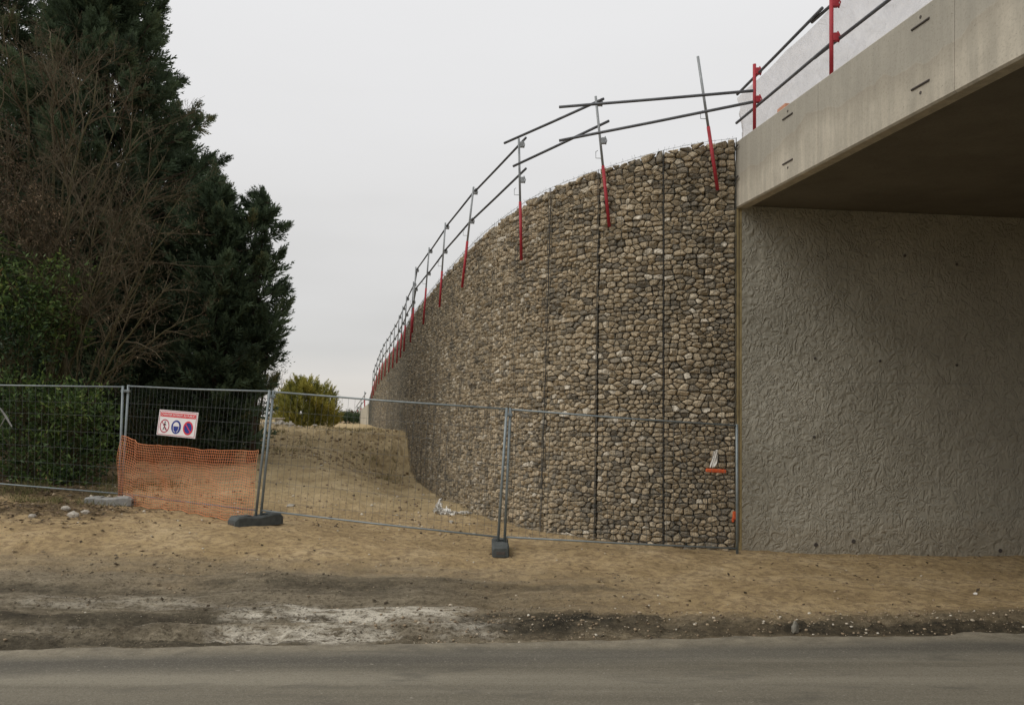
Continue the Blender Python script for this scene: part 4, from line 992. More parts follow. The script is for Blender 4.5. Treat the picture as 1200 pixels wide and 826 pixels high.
def crown_from(name, pos, dirs, sc, tint, mat, parent, plumes=PLUMES):
    """one crown mesh out of many feathery sprays"""
    Vs = []; Fs = []; Ts = []; b = 0; idx = RNG.integers(0, len(plumes), len(pos)); R_ = frames(dirs, RNG.uniform(0, 6.28, len(pos)))
    for k_, (bv, bf) in enumerate(plumes):
        m = idx == k_; n = int(m.sum())
        if not n: continue
        sv = sc[m][:, None] * np.array([1, 1, 1]); V = np.einsum('nij,nkj->nki', R_[m], bv[None] * sv[:, None, :]) + pos[m][:, None, :]
        Fs.append((bf[None] + (np.arange(n) * len(bv))[:, None, None]).reshape(-1, 4) + b); Vs.append(V.reshape(-1, 3)); Ts.append(np.repeat(tint[m], len(bv))); b += n * len(bv)
    return mesh_obj(name, np.concatenate(Vs), np.concatenate(Fs), mat, parent, False, dict(tint=np.concatenate(Ts)))

def conifer(x, y, H, prof, label, nb, seed, base=0.4, lean=(0, 0), dens=34, bl=1.5, mat=None, tint0=0.42, cat='tree', name='conifer_tree', group=None, leaders=(), fill=6, rv=(.72, 1.14)):
    """prof(h01) -> crown radius; boughs sweep up and out from the trunk and carry feathery sprays"""
    global RNG
    RNG = np.random.default_rng(seed); g = gz(x, y); t = thing(name, label, cat, (x, y, g), group)
    pts = [Vector((x + lean[0] * f * H, y + lean[1] * f * H, g - .2 + f * (H + .1))) for f in np.linspace(0, 1, 7)]
    MB().tube(pts, [0.16 * H / 10 * (1 - f) ** .8 + 0.012 for f in np.linspace(0, 1, 7)], 9).build('trunk', M_TRUNK, t, True)
    pos = []; dr = []; sc = []; ti = []; limbs = MB()
    for i in range(nb):
        f = base / H + (1 - base / H) * ((i + RNG.random()) / nb) ** 0.92; r = prof(f) * RNG.uniform(*rv) + .12; a = i * 2.39996 + RNG.normal(0, .35)
        L = bl * RNG.uniform(.75, 1.25) * (1 - .45 * f); out = np.array([math.cos(a), math.sin(a), 0]); rise = RNG.uniform(.25, .75)
        tip = np.array([x + lean[0] * f * H, y + lean[1] * f * H, g + f * H]) + out * r
        ax = out + np.array([0, 0, rise + 0.5 * f]) + RNG.normal(0, .16, 3); ax /= np.linalg.norm(ax); root = tip - ax * L
        limbs.tube([Vector((x + lean[0] * f * H, y + lean[1] * f * H, g + max(f * H - r * .55, .3))), Vector(root), Vector(tip - ax * .25)], [.035, .022, .006], 4, False)
        k_ = dens; tt = RNG.random(k_) ** .85; rr = L * .30 * (1 - tt * .8); an = RNG.uniform(0, 6.28, k_)
        u = np.cross(ax, [0.2, .1, 1]); u /= np.linalg.norm(u); v = np.cross(ax, u); rad = u * np.cos(an)[:, None] + v * np.sin(an)[:, None]
        p = root + ax * (tt * L * .8)[:, None] + rad * (rr * RNG.random(k_) ** .5 * .5)[:, None]
        d = ax * 1.0 + rad * (0.75 * (1.15 - tt))[:, None] + RNG.normal(0, .12, (k_, 3)) + np.array([0, 0, .12])
        pos.append(p); dr.append(d); sc.append((.30 + .30 * (1 - tt)) * RNG.uniform(.8, 1.2, k_) * (L / 1.5) ** .5); ti.append(np.clip(tint0 + RNG.normal(0, .2) + RNG.normal(0, .12, k_) + .15 * (tt - .5), 0, 1))
    ni_ = int(nb * fill); f_ = (base / H) + (1 - base / H) * RNG.random(ni_) ** .9; a_ = RNG.uniform(0, 6.28, ni_); r_ = np.array([prof(q) for q in f_]) * RNG.uniform(.15, .8, ni_)
    pos.append(np.stack([x + lean[0] * f_ * H + np.cos(a_) * r_, y + lean[1] * f_ * H + np.sin(a_) * r_, g + f_ * H - .35], -1)); dr.append(np.stack([np.cos(a_), np.sin(a_), RNG.uniform(.2, 1.1, ni_)], -1) + RNG.normal(0, .2, (ni_, 3)))
    sc.append(RNG.uniform(.55, .95, ni_) * (1.1 - .4 * f_)); ti.append(np.clip(tint0 - .05 + RNG.normal(0, .12, ni_), 0, 1))
    for (lx, ly, h0, h1) in leaders:        # pointed leading shoots
        k_ = 60; tt = RNG.random(k_); p = np.stack([x + lx + 0 * tt, y + ly + 0 * tt, g + h0 + (h1 - h0 - .25) * tt], -1); an = RNG.uniform(0, 6.28, k_)
        d = np.stack([np.cos(an) * .8 * (1.1 - tt), np.sin(an) * .8 * (1.1 - tt), np.full(k_, .8)], -1); pos.append(p); dr.append(d); sc.append(.5 * (1.1 - tt) + .15); ti.append(np.clip(RNG.normal(tint0 + .05, .1, k_), 0, 1))
    limbs.build('limbs', M_TRUNK, t)['kind'] = 'stuff'
    o = crown_from('crown', np.concatenate(pos), np.concatenate(dr), np.concatenate(sc), np.concatenate(ti), mat or M_CONIF, t); o['kind'] = 'stuff'
    return t
def X_at(px, z): return (px - 600) / F * z
CG = 'dark conifers at the left'
def profA(f): return np.interp(f, [0, .15, .4, .5, .57, .63, .72, .85, 1], [2.1, 2.6, 2.75, 2.65, 2.35, 1.6, 1.35, .9, .1])
conifer(X_at(122, 20), 20.0, 16.5, profA, 'tallest dark conifer, its top cut off by the picture edge', 520, 21, dens=34, rv=(.66, 1.2), fill=4)
def profB(f): return np.interp(f, [0, .2, .5, .75, .9, 1], [.95, 1.15, 1.3, 1.2, .8, .1])
conifer(X_at(252, 19), 19.0, 7.15, profB, 'smaller dark conifer with a pointed tip on the right edge of the tree group', 120, 22, dens=38, bl=1.35, fill=2.5, rv=(.5, 1.18), leaders=((0, 0, 6.2, 7.6), (0.15, 0.2, 5.6, 6.9)))
def profB2(f): return np.interp(f, [0, .2, .5, .75, .9, 1], [.35, .45, .7, .85, .62, .15])
conifer(X_at(294, 19.3), 19.3, 6.8, profB2, 'slender conifer leaning right, outermost of the tree group', 52, 23, base=2.2, dens=36, bl=1.25, fill=2, rv=(.5, 1.3), lean=(0.02, 0), leaders=((0.3, 0, 5.9, 7.05),))
def profC(f): return np.interp(f, [0, .2, .5, .75, .9, 1], [2.0, 2.4, 2.5, 1.9, 1.2, .2])
conifer(X_at(-25, 20.5), 20.5, 15.5, profC, 'dark conifer at the left picture edge behind bare branches', 250, 24, dens=32)
conifer(X_at(200, 23), 23.0, 9.5, lambda f: np.interp(f, [0, .3, .7, 1], [2.2, 2.5, 1.8, .2]), 'dark conifer standing behind the tallest one, hiding the sky low down', 170, 25, dens=28, bl=1.6)
conifer(X_at(60, 24), 24.0, 11.5, lambda f: np.interp(f, [0, .3, .7, 1], [2.4, 2.6, 1.8, .2]), 'dark conifer between the tallest one and the picture edge', 170, 26, dens=26, bl=1.6)

# yellow-green bush beyond the crest
def bush(x, y, H, R_, label, n, seed, mat, tint0=.5, sc0=.42, name='bush'):
    global RNG
    RNG = np.random.default_rng(seed); g = gz(x, y); t = thing(name, label, 'bush', (x, y, g))
    MB().tube([Vector((x, y, g - .1)), Vector((x + .05, y, g + H * .6))], [.09, .03], 7).build('stem', M_TRUNK, t)
    a = RNG.uniform(0, 6.28, n); cz = RNG.uniform(0, 1, n); rr = RNG.random(n) ** .35
    lump = 1 + .18 * np.sin(a * 3 + 1) + .12 * np.sin(a * 5 + cz * 7); r = R_ * rr * lump * np.interp(cz, [0, .2, .55, .85, 1], [.72, .98, 1.0, .62, .2])
    p = np.stack([x + np.cos(a) * r, y + np.sin(a) * r, g + H * cz * (.86 + .1 * np.sin(a * 4)) * .93], -1)
    d = np.stack([np.cos(a) * .55 * rr, np.sin(a) * .55 * rr, np.full(n, .8)], -1) + RNG.normal(0, .15, (n, 3))
    o = crown_from('crown', p, d, sc0 * RNG.uniform(.7, 1.3, n), np.clip(tint0 + .35 * (rr - .75) + .2 * (cz - .5) + .25 * np.sin(a * 3 + cz * 6) * .5 + RNG.normal(0, .12, n), 0, 1), mat, t); o['kind'] = 'stuff'; return t
bush(X_at(356, 36), 36.0, 2.5, 1.38, 'rounded yellow-green evergreen bush on the crest behind the fence', 1500, 31, M_YELL, .6, .45)

# broad-leaved shrubs
LF2_V = np.array([(0, 0, 0), (0.42, 0.19, .05), (1.0, 0, -.08), (0.42, -0.19, .05)])
def leafy(x, y, blobs, label, n, size, seed, mat, tint0=.5, cat='shrub', name='shrub', stems=6, tilt=.5, hang=False, stemmat=None):
    """blobs: (dx, dy, z, rx, ry, rz) crown clumps relative to the base; leaves grow in little whorls on twigs inside the clumps"""
    global RNG
    RNG = np.random.default_rng(seed); g = gz(x, y); t = thing(name, label, cat, (x, y, g)); mb = MB()
    W_ = np.array([b[3] * b[4] * b[5] for b in blobs]) ** .75; W_ /= W_.sum(); pos = []; dr = []; ti = []
    for b, w_ in zip(blobs, W_):
        nt_ = max(4, int(n * w_ / 9)); d0 = RNG.normal(size=(nt_, 3)); d0 /= np.linalg.norm(d0, axis=1, keepdims=True); q = RNG.random(nt_) ** .4
        c = np.array([x + b[0], y + b[1], g + b[2]]) + d0 * q[:, None] * np.array(b[3:6]); tw = RNG.normal(-.05, .10) + RNG.normal(0, .17, nt_)
        for k_ in range(nt_):
            tip = c[k_] + d0[k_] * .12 + np.array([0, 0, .10 * (-1 if hang else 1)])
            m = 9; f = RNG.random(m)[:, None]; pp = c[k_] + (tip - c[k_]) * f + RNG.normal(0, .045 + size * .25, (m, 3)); pos.append(pp)
            dd = RNG.normal(0, .6, (m, 3)) + d0[k_] * .6 + np.array([0, 0, (-.9 if hang else .25)]); dr.append(dd); ti.append(np.clip(tint0 + tw[k_] + RNG.normal(0, .13, m) + .15 * (q[k_] - .7) + .06 * d0[k_][2], 0, 1))
            if k_ % 5 == 0: mb.tube([Vector((x + b[0] * .6, y + b[1] * .6, g + max(b[2] - b[5] * .8, 0.1))), Vector(c[k_]) - Vector((0, 0, .05)), Vector(tip)], [.010, .006, .003], 3, False)
    for s in range(stems):
        b = blobs[s % len(blobs)]; mb.tube([Vector((x + random.uniform(-.15, .15), y, g - .1)), Vector((x + b[0] * .5, y + b[1] * .5, g + b[2] * .5)), Vector((x + b[0], y + b[1], g + b[2]))], [.035, .025, .012], 6, False)
    mb.build('stems', stemmat or M_BARK, t)['kind'] = 'stuff'
    pos = np.concatenate(pos); dr = np.concatenate(dr); n = len(pos)
    R_ = frames(dr, RNG.uniform(0, 6.28, n)); R_ = R_[:, :, [2, 0, 1]]     # leaf runs along its x axis
    o = scatter('leaves', LF2_V, LEAF_F, pos, size * RNG.uniform(.6, 1.3, n), mat, np.concatenate(ti), R_, t); o['kind'] = 'stuff'; return t
Y1 = 15.0
def bl(px, py, z, rx, ry, rz, bx, by):      # clump given by its place in the picture
    p = P(px, py, z); return (p.x - bx, z - by, p.z - gz(bx, by), rx, ry, rz)
bx, by = X_at(30, 15.2), 15.2
leafy(bx, by, [bl(-10, 330, 15.2, .9, .8, .75, bx, by), bl(35, 350, 15.0, .75, .7, .7, bx, by), bl(15, 400, 15.0, .95, .8, .6, bx, by), bl(85, 325, 15.3, .35, .4, .28, bx, by), bl(66, 385, 15.4, .6, .5, .6, bx, by), bl(-40, 300, 15.2, .8, .8, .9, bx, by)], 'glossy evergreen tree with bright leaves, left picture edge above the fence', 7500, .105, 41, M_LAUREL, .42, 'tree', 'evergreen_tree')
bx, by = X_at(50, 14.6), 14.6
leafy(bx, by, [bl(20, 470, 14.6, .7, .5, .5, bx, by), bl(70, 480, 14.7, .65, .5, .5, bx, by), bl(105, 490, 14.8, .45, .4, .5, bx, by), bl(25, 530, 14.5, .8, .5, .5, bx, by), bl(85, 545, 14.6, .6, .5, .4, bx, by), bl(120, 520, 14.9, .3, .4, .5, bx, by), bl(60, 575, 14.4, .7, .4, .22, bx, by)], 'low green shrub right behind the leftmost fence panel', 7500, .095, 42, M_LAUREL, .42)
bx, by = X_at(-60, 14.9), 14.9
leafy(bx, by, [bl(-40, 500, 14.9, .9, .6, .9, bx, by), bl(-80, 420, 14.9, .9, .7, .9, bx, by)], 'green shrub mostly cut off by the left picture edge', 3000, .1, 43, M_LAUREL, .45)
bx, by = X_at(180, 18), 18.0
leafy(bx, by, [bl(150, 480, 17.5, .8, .6, .7, bx, by), bl(190, 500, 18, .9, .6, .6, bx, by), bl(235, 500, 18.5, .9, .6, .7, bx, by), bl(120, 440, 17.5, .6, .6, .6, bx, by)], 'dark undergrowth shrub behind the warning sign', 5200, .08, 44, M_SMALL, .25)
bx, by = X_at(300, 21), 21.0
leafy(bx, by, [bl(300, 395, 21, .55, .6, .6, bx, by), bl(312, 420, 21, .55, .6, .45, bx, by), bl(300, 445, 21, .6, .6, .45, bx, by), bl(316, 395, 21.2, .35, .4, .3, bx, by), bl(285, 420, 21.5, .5, .5, .8, bx, by)], 'airy small-leaved tree at the foot of the outermost conifer', 4200, .06, 45, M_SMALL, .45, 'tree', 'small_tree')
bx, by = X_at(295, 22), 22.0
leafy(bx, by, [bl(290, 475, 22, .6, .5, .45, bx, by), bl(265, 485, 21.5, .6, .5, .45, bx, by), bl(306, 470, 22, .3, .4, .5, bx, by)], 'brown withered bush at the end of the tree group', 3000, .06, 46, M_DEAD, .45, 'bush', 'withered_bush', hang=True, stemmat=M_TWIGGY)
bx, by = X_at(15, 15.6), 15.6
leafy(bx, by, [bl(10, 230, 15.6, .85, .7, .9, bx, by), bl(45, 255, 15.6, .55, .5, .6, bx, by), bl(-25, 190, 15.8, .8, .7, .9, bx, by), bl(60, 290, 15.5, .5, .5, .35, bx, by), bl(8, 160, 15.9, .5, .5, .5, bx, by)], 'tree with hanging withered brown leaves at the left picture edge', 6000, .075, 47, M_DEAD, .52, 'tree', 'withered_tree', hang=True, stemmat=M_TWIGGY)

# bare branching tree
def bare_tree(x, y, stems, label, seed, twig=1.0, name='bare_tree', cat='tree', leaves=900):
    r = random.Random(seed); g = gz(x, y); t = thing(name, label, cat, (x, y, g)); tw = MB(); keys = []
    MB().tube([Vector((x, y, g - .2)), Vector((x + .03, y, g + .8)), Vector((x + .1, y, g + 1.5))], [.19, .15, .12], 9).build('trunk', M_BARK, t, True)
    def curve(p, d, L, n, wob, droop):
        pts = [p.copy()]; q = p.copy(); d = d.normalized()
        for _ in range(n):
            d = (d + Vector((r.gauss(0, wob), r.gauss(0, wob), r.gauss(0, wob) - droop))).normalized(); q = q + d * (L / n); pts.append(q.copy())
        return pts
    def sub(pts, rad, level, L):
        cnt = {1: 12, 2: 8, 3: 5}[level]; cnt = int(cnt * twig)
        for k_ in range(cnt):
            f = r.uniform(.25, 1.0); i = min(int(f * (len(pts) - 1)), len(pts) - 2); a = pts[i].lerp(pts[i + 1], f * (len(pts) - 1) - i); ax = (pts[i + 1] - pts[i]).normalized()
            sd = ax.cross(Vector((r.gauss(0, 1), r.gauss(0, 1), r.gauss(0, 1)))).normalized(); d = ax * r.uniform(.5, 1.0) + sd * r.uniform(.4, .9) + Vector((.05, 0, .12))
            L2 = L * r.uniform(.28, .52) * (1.1 - .4 * f); rr = rad * (1 - .6 * f) * .55; c = curve(a, d, L2, 4 if level < 3 else 3, .16, .02)
            tw.tube(c, [max(rr * (1 - j / (len(c) + .5)), .0024) for j in range(len(c))], 4 if level == 1 else 3, False)
            if level < 3: sub(c, max(rr, .006), level + 1, L2)
            elif r.random() < .35: keys.append(c[-1])
    for (px, py, zz, rad) in stems:
        e = P(px, py, zz); s = Vector((x + r.uniform(-.1, .15), y, g + r.uniform(.7, 1.5))); L = (e - s).length; pts = []
        mid = s.lerp(e, .45) + Vector((-.12 * L * (1 if px > 60 else 0) * .4, 0, .10 * L)); n = 9
        for i in range(n + 1):
            f = i / n; pts.append(s * (1 - f) ** 2 + mid * 2 * f * (1 - f) + e * f * f + Vector((r.gauss(0, .035), r.gauss(0, .035), r.gauss(0, .035))) * (0 if i == 0 else 1))
        MB().tube(pts, [rad * .62 * (1 - .85 * i / n) + .004 for i in range(n + 1)], 7).build('branch', M_BARK, t, True); sub(pts, rad * 1.0, 1, L * .75)
    tw.build('twigs', M_TWIGGY, t)['kind'] = 'stuff'
    if leaves and keys:
        K = np.array([tuple(k_) for k_ in keys]); K = K[np.random.default_rng(seed).integers(0, len(K), leaves)] + np.random.default_rng(seed + 1).normal(0, .05, (leaves, 3)); d = RNG.normal(0, .4, (leaves, 3)) + np.array([0, 0, -1.]); R_ = frames(d, RNG.uniform(0, 6.28, leaves))[:, :, [2, 0, 1]]
        scatter('withered_leaves', LF2_V, LEAF_F, K, RNG.uniform(.03, .06, leaves), M_DEAD, np.clip(RNG.normal(.5, .2, leaves), 0, 1), R_, t)['kind'] = 'stuff'
    return t
z0 = 16.2
bare_tree(X_at(60, z0), z0, [(25, 60, 16.2, .07), (60, 45, 16.5, .07), (95, 90, 16.0, .06), (115, 85, 15.8, .06), (140, 130, 15.6, .05), (165, 150, 15.6, .05), (190, 180, 15.4, .05), (185, 215, 15.2, .045), (-5, 120, 15.8, .06), (170, 240, 15.0, .05)], 'bare many-stemmed tree fanning out in front of the conifers', 51)
z0 = 15.6
bare_tree(X_at(85, z0), z0, [(215, 230, 15.4, .045), (200, 275, 15.0, .04), (200, 330, 14.8, .045), (230, 370, 15.1, .04), (120, 300, 14.8, .035), (160, 400, 15.2, .035), (90, 180, 15.8, .05)], 'low bare tree reaching its branches right, over the fence', 52, twig=.85, leaves=500)
bare_tree(X_at(330, 40), 40.0, [(322, 432, 40, .03), (332, 436, 40, .03), (315, 440, 40, .03), (340, 446, 40, .02)], 'thin leafless shrub left of the yellow-green bush', 53, twig=.6, name='bare_shrub', cat='shrub', leaves=0)
# pale dead stick hanging at the left
mb = MB(); mb.tube([P(0, 478, 14.0), P(7, 488, 14.0), P(14, 500, 13.95)], [.012, .02, .012], 5); mb.tube([P(6, 490, 14.0), P(0, 500, 14.0)], [.012, .006], 5); tag(mb.build('dead_branch', M_FOOTC), 'pale broken dead branch behind the leftmost fence panel', 'branch')

# ------------------------------------------------------------------ grass at the litter edge, path and mound
def grass(n, fn, x0, x1, y0, y1, h0, h1, label, t0, t1):
    X = RNG.uniform(x0, x1, n * 6); Y = RNG.uniform(y0, y1, n * 6); k_ = RNG.random(n * 6) < fn(X, Y); X, Y = X[k_][:n], Y[k_][:n]; n = len(X); m = 7
    X = np.repeat(X, m) + RNG.normal(0, .035, n * m); Y = np.repeat(Y, m) + RNG.normal(0, .035, n * m); N_ = n * m; Z = gzv(X, Y) - .01
    bv = np.array([(-.03, 0, 0), (.03, 0, 0), (.10, .03, .6), (.25, .05, 1.0)]); bf = np.array([(0, 1, 3, 2)])
    R_ = frames(np.stack([RNG.normal(0, .35, N_), RNG.normal(0, .35, N_), np.ones(N_)], -1), RNG.uniform(0, 6.28, N_)); s = RNG.uniform(h0, h1, N_)
    return tag(scatter('grass', bv, bf, np.stack([X, Y, Z], -1), s, M_GRASS, RNG.uniform(t0, t1, N_), R_), label, kind='stuff')
grass(900, lambda X, Y: ss(.45, .6, fbm(X * 1.5, Y * 1.5, 3)) * ss(-6, -7.4, X), -13, -6, 12.6, 16, .05, .14, 'thin grass at the foot of the shrubs', 0, .8)
grass(1300, lambda X, Y: ss(.48, .62, fbm(X * 1.1 + 4, Y * 1.1, 3)) * (wdist(X, Y) > .5), -12, -2.6, 21.5, 33, .06, .16, 'dry grass on the earth mound', .3, 1)

# ------------------------------------------------------------------ small things
def rock(p, s, label, mat=M_ROCK, seed=0, sq=(1, .8, .6), name='rock', cat='rock', group=None):
    r = random.Random(seed); V = []; Fc = []
    base = [Vector(v) for v in ICO_V]; Vs = list(base); Fn = []; mid = {}
    def mdp(a, b):
        k_ = (min(a, b), max(a, b))
        if k_ not in mid: mid[k_] = len(Vs); Vs.append(((Vs[a] + Vs[b]) / 2).normalized())
        return mid[k_]
    for a, b, c in ICO_F.tolist():
        ab_, bc, ca = mdp(a, b), mdp(b, c), mdp(c, a); Fn += [(a, ab_, ca), (b, bc, ab_), (c, ca, bc), (ab_, bc, ca)]
    an = r.uniform(0, 3.14); out_ = []
    for v in Vs:
        q = v * r.uniform(.82, 1.12); q = Vector((q.x * sq[0], q.y * sq[1], max(q.z, -.5) * sq[2])) * s; out_.append(Vector((q.x * math.cos(an) - q.y * math.sin(an), q.x * math.sin(an) + q.y * math.cos(an), q.z)))
    mb = MB(); mb.add([Vector(p) + v for v in out_], Fn); o = mb.build(name, mat); return tag(o, label, cat, group)
for px, py, s, lab in ((77, 598, .085, 'white rounded rock in the dead leaves near the grey fence foot'), (86, 605, .10, 'yellowish rock just in front of the white one by the leaves'), (100, 602, .07, 'small buff rock closest to the grey fence foot'), (38, 606, .07, 'flat pale rock further left in the leaf litter')):
    p = ground_hit(px, py); rock(p + Vector((0, 0, s * .2)), s, lab, seed=int(px))
p = ground_hit(932, 741); rock(p + Vector((0, 0, .03)), .07, 'upright grey chunk of broken concrete on the road edge', simple('broken_concrete', (0.17, 0.16, 0.13), (0.30, 0.28, 0.23), 14), 8, (.8, .4, 1.1), 'concrete_chunk', 'debris')
p = ground_hit(341, 592); rock(p + Vector((0, 0, .015)), .13, 'flat pale stone slab on the path behind the fence', M_ROCK, 9, (1, .6, .2))
p = ground_hit(529, 613); rock(p + Vector((0, 0, .015)), .12, 'flat pale stone below the white rag', M_ROCK, 10, (1, .35, .25))
p = ground_hit(1143, 694); rock(p + Vector((0, 0, .01)), .03, 'tiny white stone on the verge below the abutment', M_PLASTIC, 12)
# heap of pale rubble on the crest
RNG = np.random.default_rng(77)
hp = P(326, 506, 29.5); n = 150; X = hp.x + RNG.normal(0, .55, n); Y = hp.y + RNG.normal(0, .4, n); s = RNG.uniform(.05, .13, n)
o = scatter('rubble', ICO_V * RNG.uniform(.75, 1.15, (12, 1)), ICO_F, np.stack([X, Y, gzv(X, Y) + .04 + .16 * np.exp(-((X - hp.x) ** 2 + (Y - hp.y) ** 2) / .25)], -1), np.stack([s, s * .8, s * .6], -1), M_ROCK, RNG.random(n), rand_rot(n)); tag(o, 'low heap of pale rubble on the crest', kind='stuff')
# weathered post with a flat cap
p = P(326, 505, 33); zt_ = P(326, 491, 33).z; g = gz(p.x, p.y); t = thing('capped_post', 'short pale post with a flat slab on top, left of the yellow-green bush', 'post', (p.x, p.y, g))
MB().box(Vector((p.x, p.y, (g + zt_) / 2 - .05)), .24, .2, zt_ - g + .1, bev=.03).build('shaft', M_CONC, t); MB().box(Vector((p.x - .05, p.y, zt_ + .03)), .62, .3, .06, bev=.012).build('cap', M_CONC, t)
# leaning metal stake by the withered bush
mb = MB(); mb.tube([P(281, 492, 20), P(289, 503, 20), P(293, 509, 20)], .012, 6); mb.tube([P(293, 507, 20), P(287, 513, 20)], .03, 6); tag(mb.build('metal_stake', M_STEEL), 'thin leaning metal stake in front of the withered bush', 'stake')

# rags and plastic
def rag(c, pts, w0, label, mat, name='plastic_rag', seed=1, cat='rag'):
    r = random.Random(seed); V = []; Fc = []; m = 9; n = len(pts)
    for i, p in enumerate(pts):
        for j in range(m):
            f = j / (m - 1) - .5; V.append(Vector(p) + Vector((f * w0 * r.uniform(.8, 1.3), -.03 * math.cos(j * 2.1 + i) + r.gauss(0, .012), r.gauss(0, .014) + .02 * math.sin(j * 2.6 + i * 1.3))))
    for i in range(n - 1):
        for j in range(m - 1): Fc.append((i * m + j, (i + 1) * m + j, (i + 1) * m + j + 1, i * m + j + 1))
    mb = MB(); mb.add(V, Fc); o = mb.build(name, mat); md = o.modifiers.new('thick', 'SOLIDIFY'); md.thickness = .006; ms = o.modifiers.new('sub', 'SUBSURF'); ms.levels = 1; ms.render_levels = 1
    return tag(o, label, cat)
sr = s_of_px(517); q0 = Vector(wpt(sr, 0.35, .30)); gg = lambda p: Vector((p.x, p.y, gz(p.x, p.y) + .05))
b0 = ground_hit(514, 604)
def crumple(name, label, strands, mat, cat, seed):
    """a rag of several twisted, creased ribbons"""
    r = random.Random(seed); V = []; Fc = []
    for (pts, w0) in strands:
        n = 26; m = 7; b_ = len(V); ph = r.uniform(0, 6)
        for i in range(n):
            f = i / (n - 1) * (len(pts) - 1); k_ = min(int(f), len(pts) - 2); c = Vector(pts[k_]).lerp(Vector(pts[k_ + 1]), f - k_) + Vector((r.gauss(0, .012), r.gauss(0, .012), r.gauss(0, .010)))
            tw_ = ph + i * .22 + r.gauss(0, .25); ax = Vector((math.cos(tw_), .3 * math.sin(tw_ * 1.7), math.sin(tw_) * .8)); ww = w0 * r.uniform(.6, 1.15) * math.sin(math.pi * (i + 1.5) / (n + 2)) ** .5
            for j in range(m): q = j / (m - 1) - .5; V.append(c + ax * q * ww + Vector((0, -.035 * math.cos(j * 2.4 + i * .5), .012 * math.sin(j * 2.9 + i))))
        for i in range(n - 1):
            for j in range(m - 1): Fc.append((b_ + i * m + j, b_ + (i + 1) * m + j, b_ + (i + 1) * m + j + 1, b_ + i * m + j + 1))
    mb = MB(); mb.add(V, Fc); o = mb.build(name, mat); md = o.modifiers.new('thick', 'SOLIDIFY'); md.thickness = .004; return tag(o, label, cat)
up_ = P(517, 584, b0.y + .7)
e1 = b0 + Vector((.10, -.02, 0)); e2 = b0 + Vector((.40, -.20, 0)); e3 = b0 + Vector((.62, -.28, 0))
crumple('plastic_rag', 'crumpled white plastic rag slumped at the foot of the gabion wall', [([up_, P(514, 592, b0.y + .4), gg(b0), gg(b0 + Vector((-.05, -.06, 0)))], .13), ([up_ + Vector((-.02, 0, -.05)), P(511, 597, b0.y + .2), gg(b0 + Vector((-.10, 0, 0)))], .09), ([gg(b0) + Vector((0, 0, .12)), gg(e1) + Vector((0, 0, .05)), gg(e2)], .17), ([gg(b0 + Vector((-.03, -.05, 0))) + Vector((0, 0, .04)), gg(e1 + Vector((.1, -.1, 0))), gg(e2 + Vector((-.05, -.05, 0)))], .16)], M_PLASTIC, 'rag', 3)
crumple('plastic_rag', 'thin trailing end of white plastic lying right of the rag', [([gg(e2 + Vector((.03, 0, 0))), gg((e2 + e3) / 2), gg(e3)], .08), ([gg(e2 + Vector((.05, .05, 0))), gg(e3 + Vector((.04, .05, 0)))], .05)], M_PLASTIC, 'rag', 4)
z1 = 11.36
rag(None, [P(839, 528, z1), P(838, 534, z1), P(837, 541, z1), P(834, 548, z1)], .065, 'white plastic scrap stuck on the gabion stones above the orange strip', M_PLASTIC, 'plastic_scrap', 6, 'scrap')
mb = MB(); mb.box(P(839, 551.5, z1 - .02), .30, .05, .055, (Vector((.99, 0, -.06)).normalized(), Vector((0, 1, 0)), Vector((.06, 0, .99)).normalized()), bev=.012); tag(mb.build('plastic_strip', M_ORANGE), 'short orange-red plastic strip lying against the gabion stones', 'scrap')
mb = MB(); mb.box(P(860.5, 604, 11.36), .05, .03, .13, bev=.01); mb.box(P(859, 609, 11.35), .035, .03, .07, bev=.01); tag(mb.build('plastic_tag', M_ORANGE), 'small orange-red plastic piece beside the last fence upright', 'scrap')

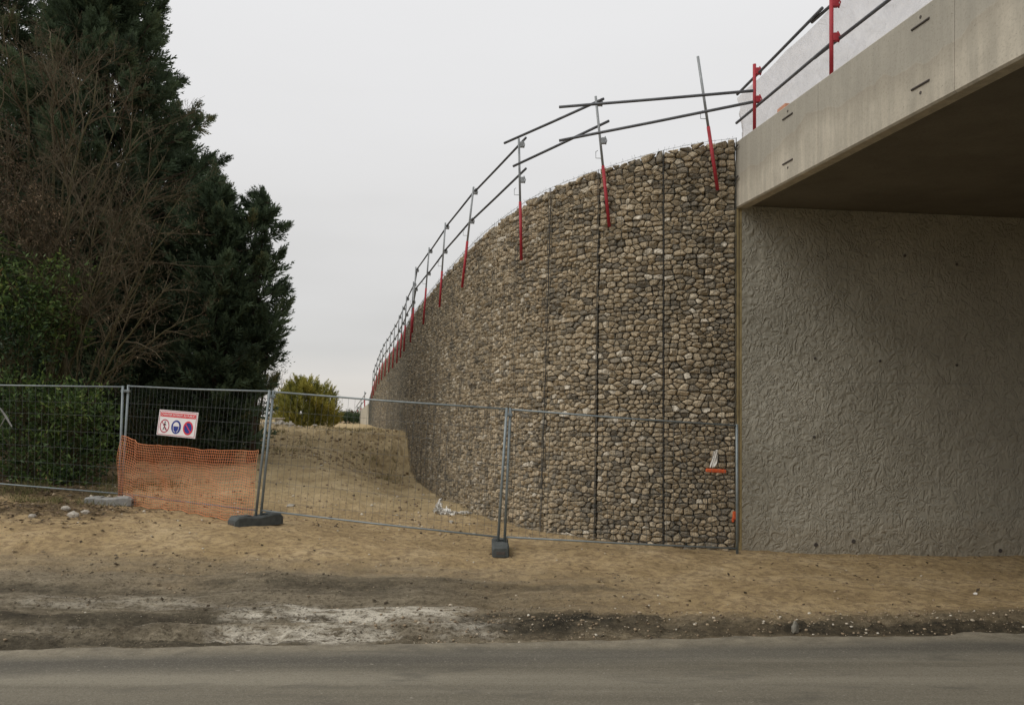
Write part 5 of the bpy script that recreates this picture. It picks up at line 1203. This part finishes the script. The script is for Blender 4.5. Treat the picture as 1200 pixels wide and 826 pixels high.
# ------------------------------------------------------------------ far end: lower wall stub, posts, hedge, heap
ze = float(wpos(WL)[1]); xe = float(wpos(WL)[0])
mb = MB(); a = P(431.5, 509, ze + .4); b = P(420.5, 508, ze + 7)
for (px, zf, yt, yb) in (): pass
prism(mb, [Vector((a.x, a.y, 1.0)), Vector((b.x, b.y, 1.0)), Vector((b.x, b.y, P(420, 482, b.y).z)), Vector((a.x, a.y, P(431, 473, a.y).z))], Vector((1.2, .3, 0)))
tag(mb.build('concrete_end_wall', M_CONC), 'pale low concrete wall at the far end of the gabion wall', 'wall')
for i, (px, py, zz) in enumerate(((427.3, 458.5, 60), (423, 471, 66), (419, 476, 72))):
    bt = P(px, py + 20 - 3 * i, zz); tp = P(px, py, zz); guard_post('guard_post', f'{ords[i]} far guard post above the pale end wall', G1, bt, tp, bt.z + .75, r=.035, brackets=(.9,))
for nm, dy in (('upper', 1.5), ('lower', 8)): tube_thing(P(429, 459 + dy, 60), P(417, 476 + dy * .7, 73), f'{nm} tube of the far guard rail above the pale end wall', G2, .03)
RNG = np.random.default_rng(90)
def far_hedge(x0, x1, y, h, label, n, mat, seed):
    global RNG
    RNG = np.random.default_rng(seed); g = gz((x0 + x1) / 2, y); t = thing('hedge', label, 'hedge', ((x0 + x1) / 2, y, g)); X = RNG.uniform(x0, x1, n); hh = h * (.6 + .6 * fbm(X * .35, X * 0 + seed, 3)); Z = g + hh * RNG.random(n) ** .7; Y = y + RNG.normal(0, .6, n)
    crown_from('foliage', np.stack([X, Y, Z], -1), RNG.normal(0, .5, (n, 3)) + np.array([0, 0, .6]), RNG.uniform(.35, .7, n), np.clip(RNG.normal(.45, .15, n), 0, 1), mat, t)['kind'] = 'stuff'
    mb = MB()
    for k_ in range(int(abs(x1 - x0) / 1.5)): xx = x0 + (k_ + .5) * 1.5; mb.tube([Vector((xx, y, g - .1)), Vector((xx + .1, y, g + h * .6))], [.05, .02], 5)
    mb.build('stems', M_TRUNK, t)['kind'] = 'stuff'
far_hedge(-19, -14.2, 72, .8, 'low dark hedge in the gap right of the yellow-green bush', 500, M_DEAD, 61)
far_hedge(-60, -26, 75, 1.4, 'scrubby brown hedge far behind the trees', 1400, M_DEAD, 62)
far_hedge(-15.5, -11.8, 64, .75, 'dark scrub against the end of the gabion wall', 420, M_SMALL, 63)
far_hedge(-120, -20, 210, 3.0, 'distant hedgerow on the horizon', 1400, M_SMALL, 64)
p = P(396, 497, 68); rock(p + Vector((0, 0, -.2)), 1.25, 'rounded tan heap of earth beyond the crest', simple('heap_earth', (.3, .22, .13), (.42, .32, .2), 3), 15, (1.1, .8, .62), 'earth_heap', 'heap')
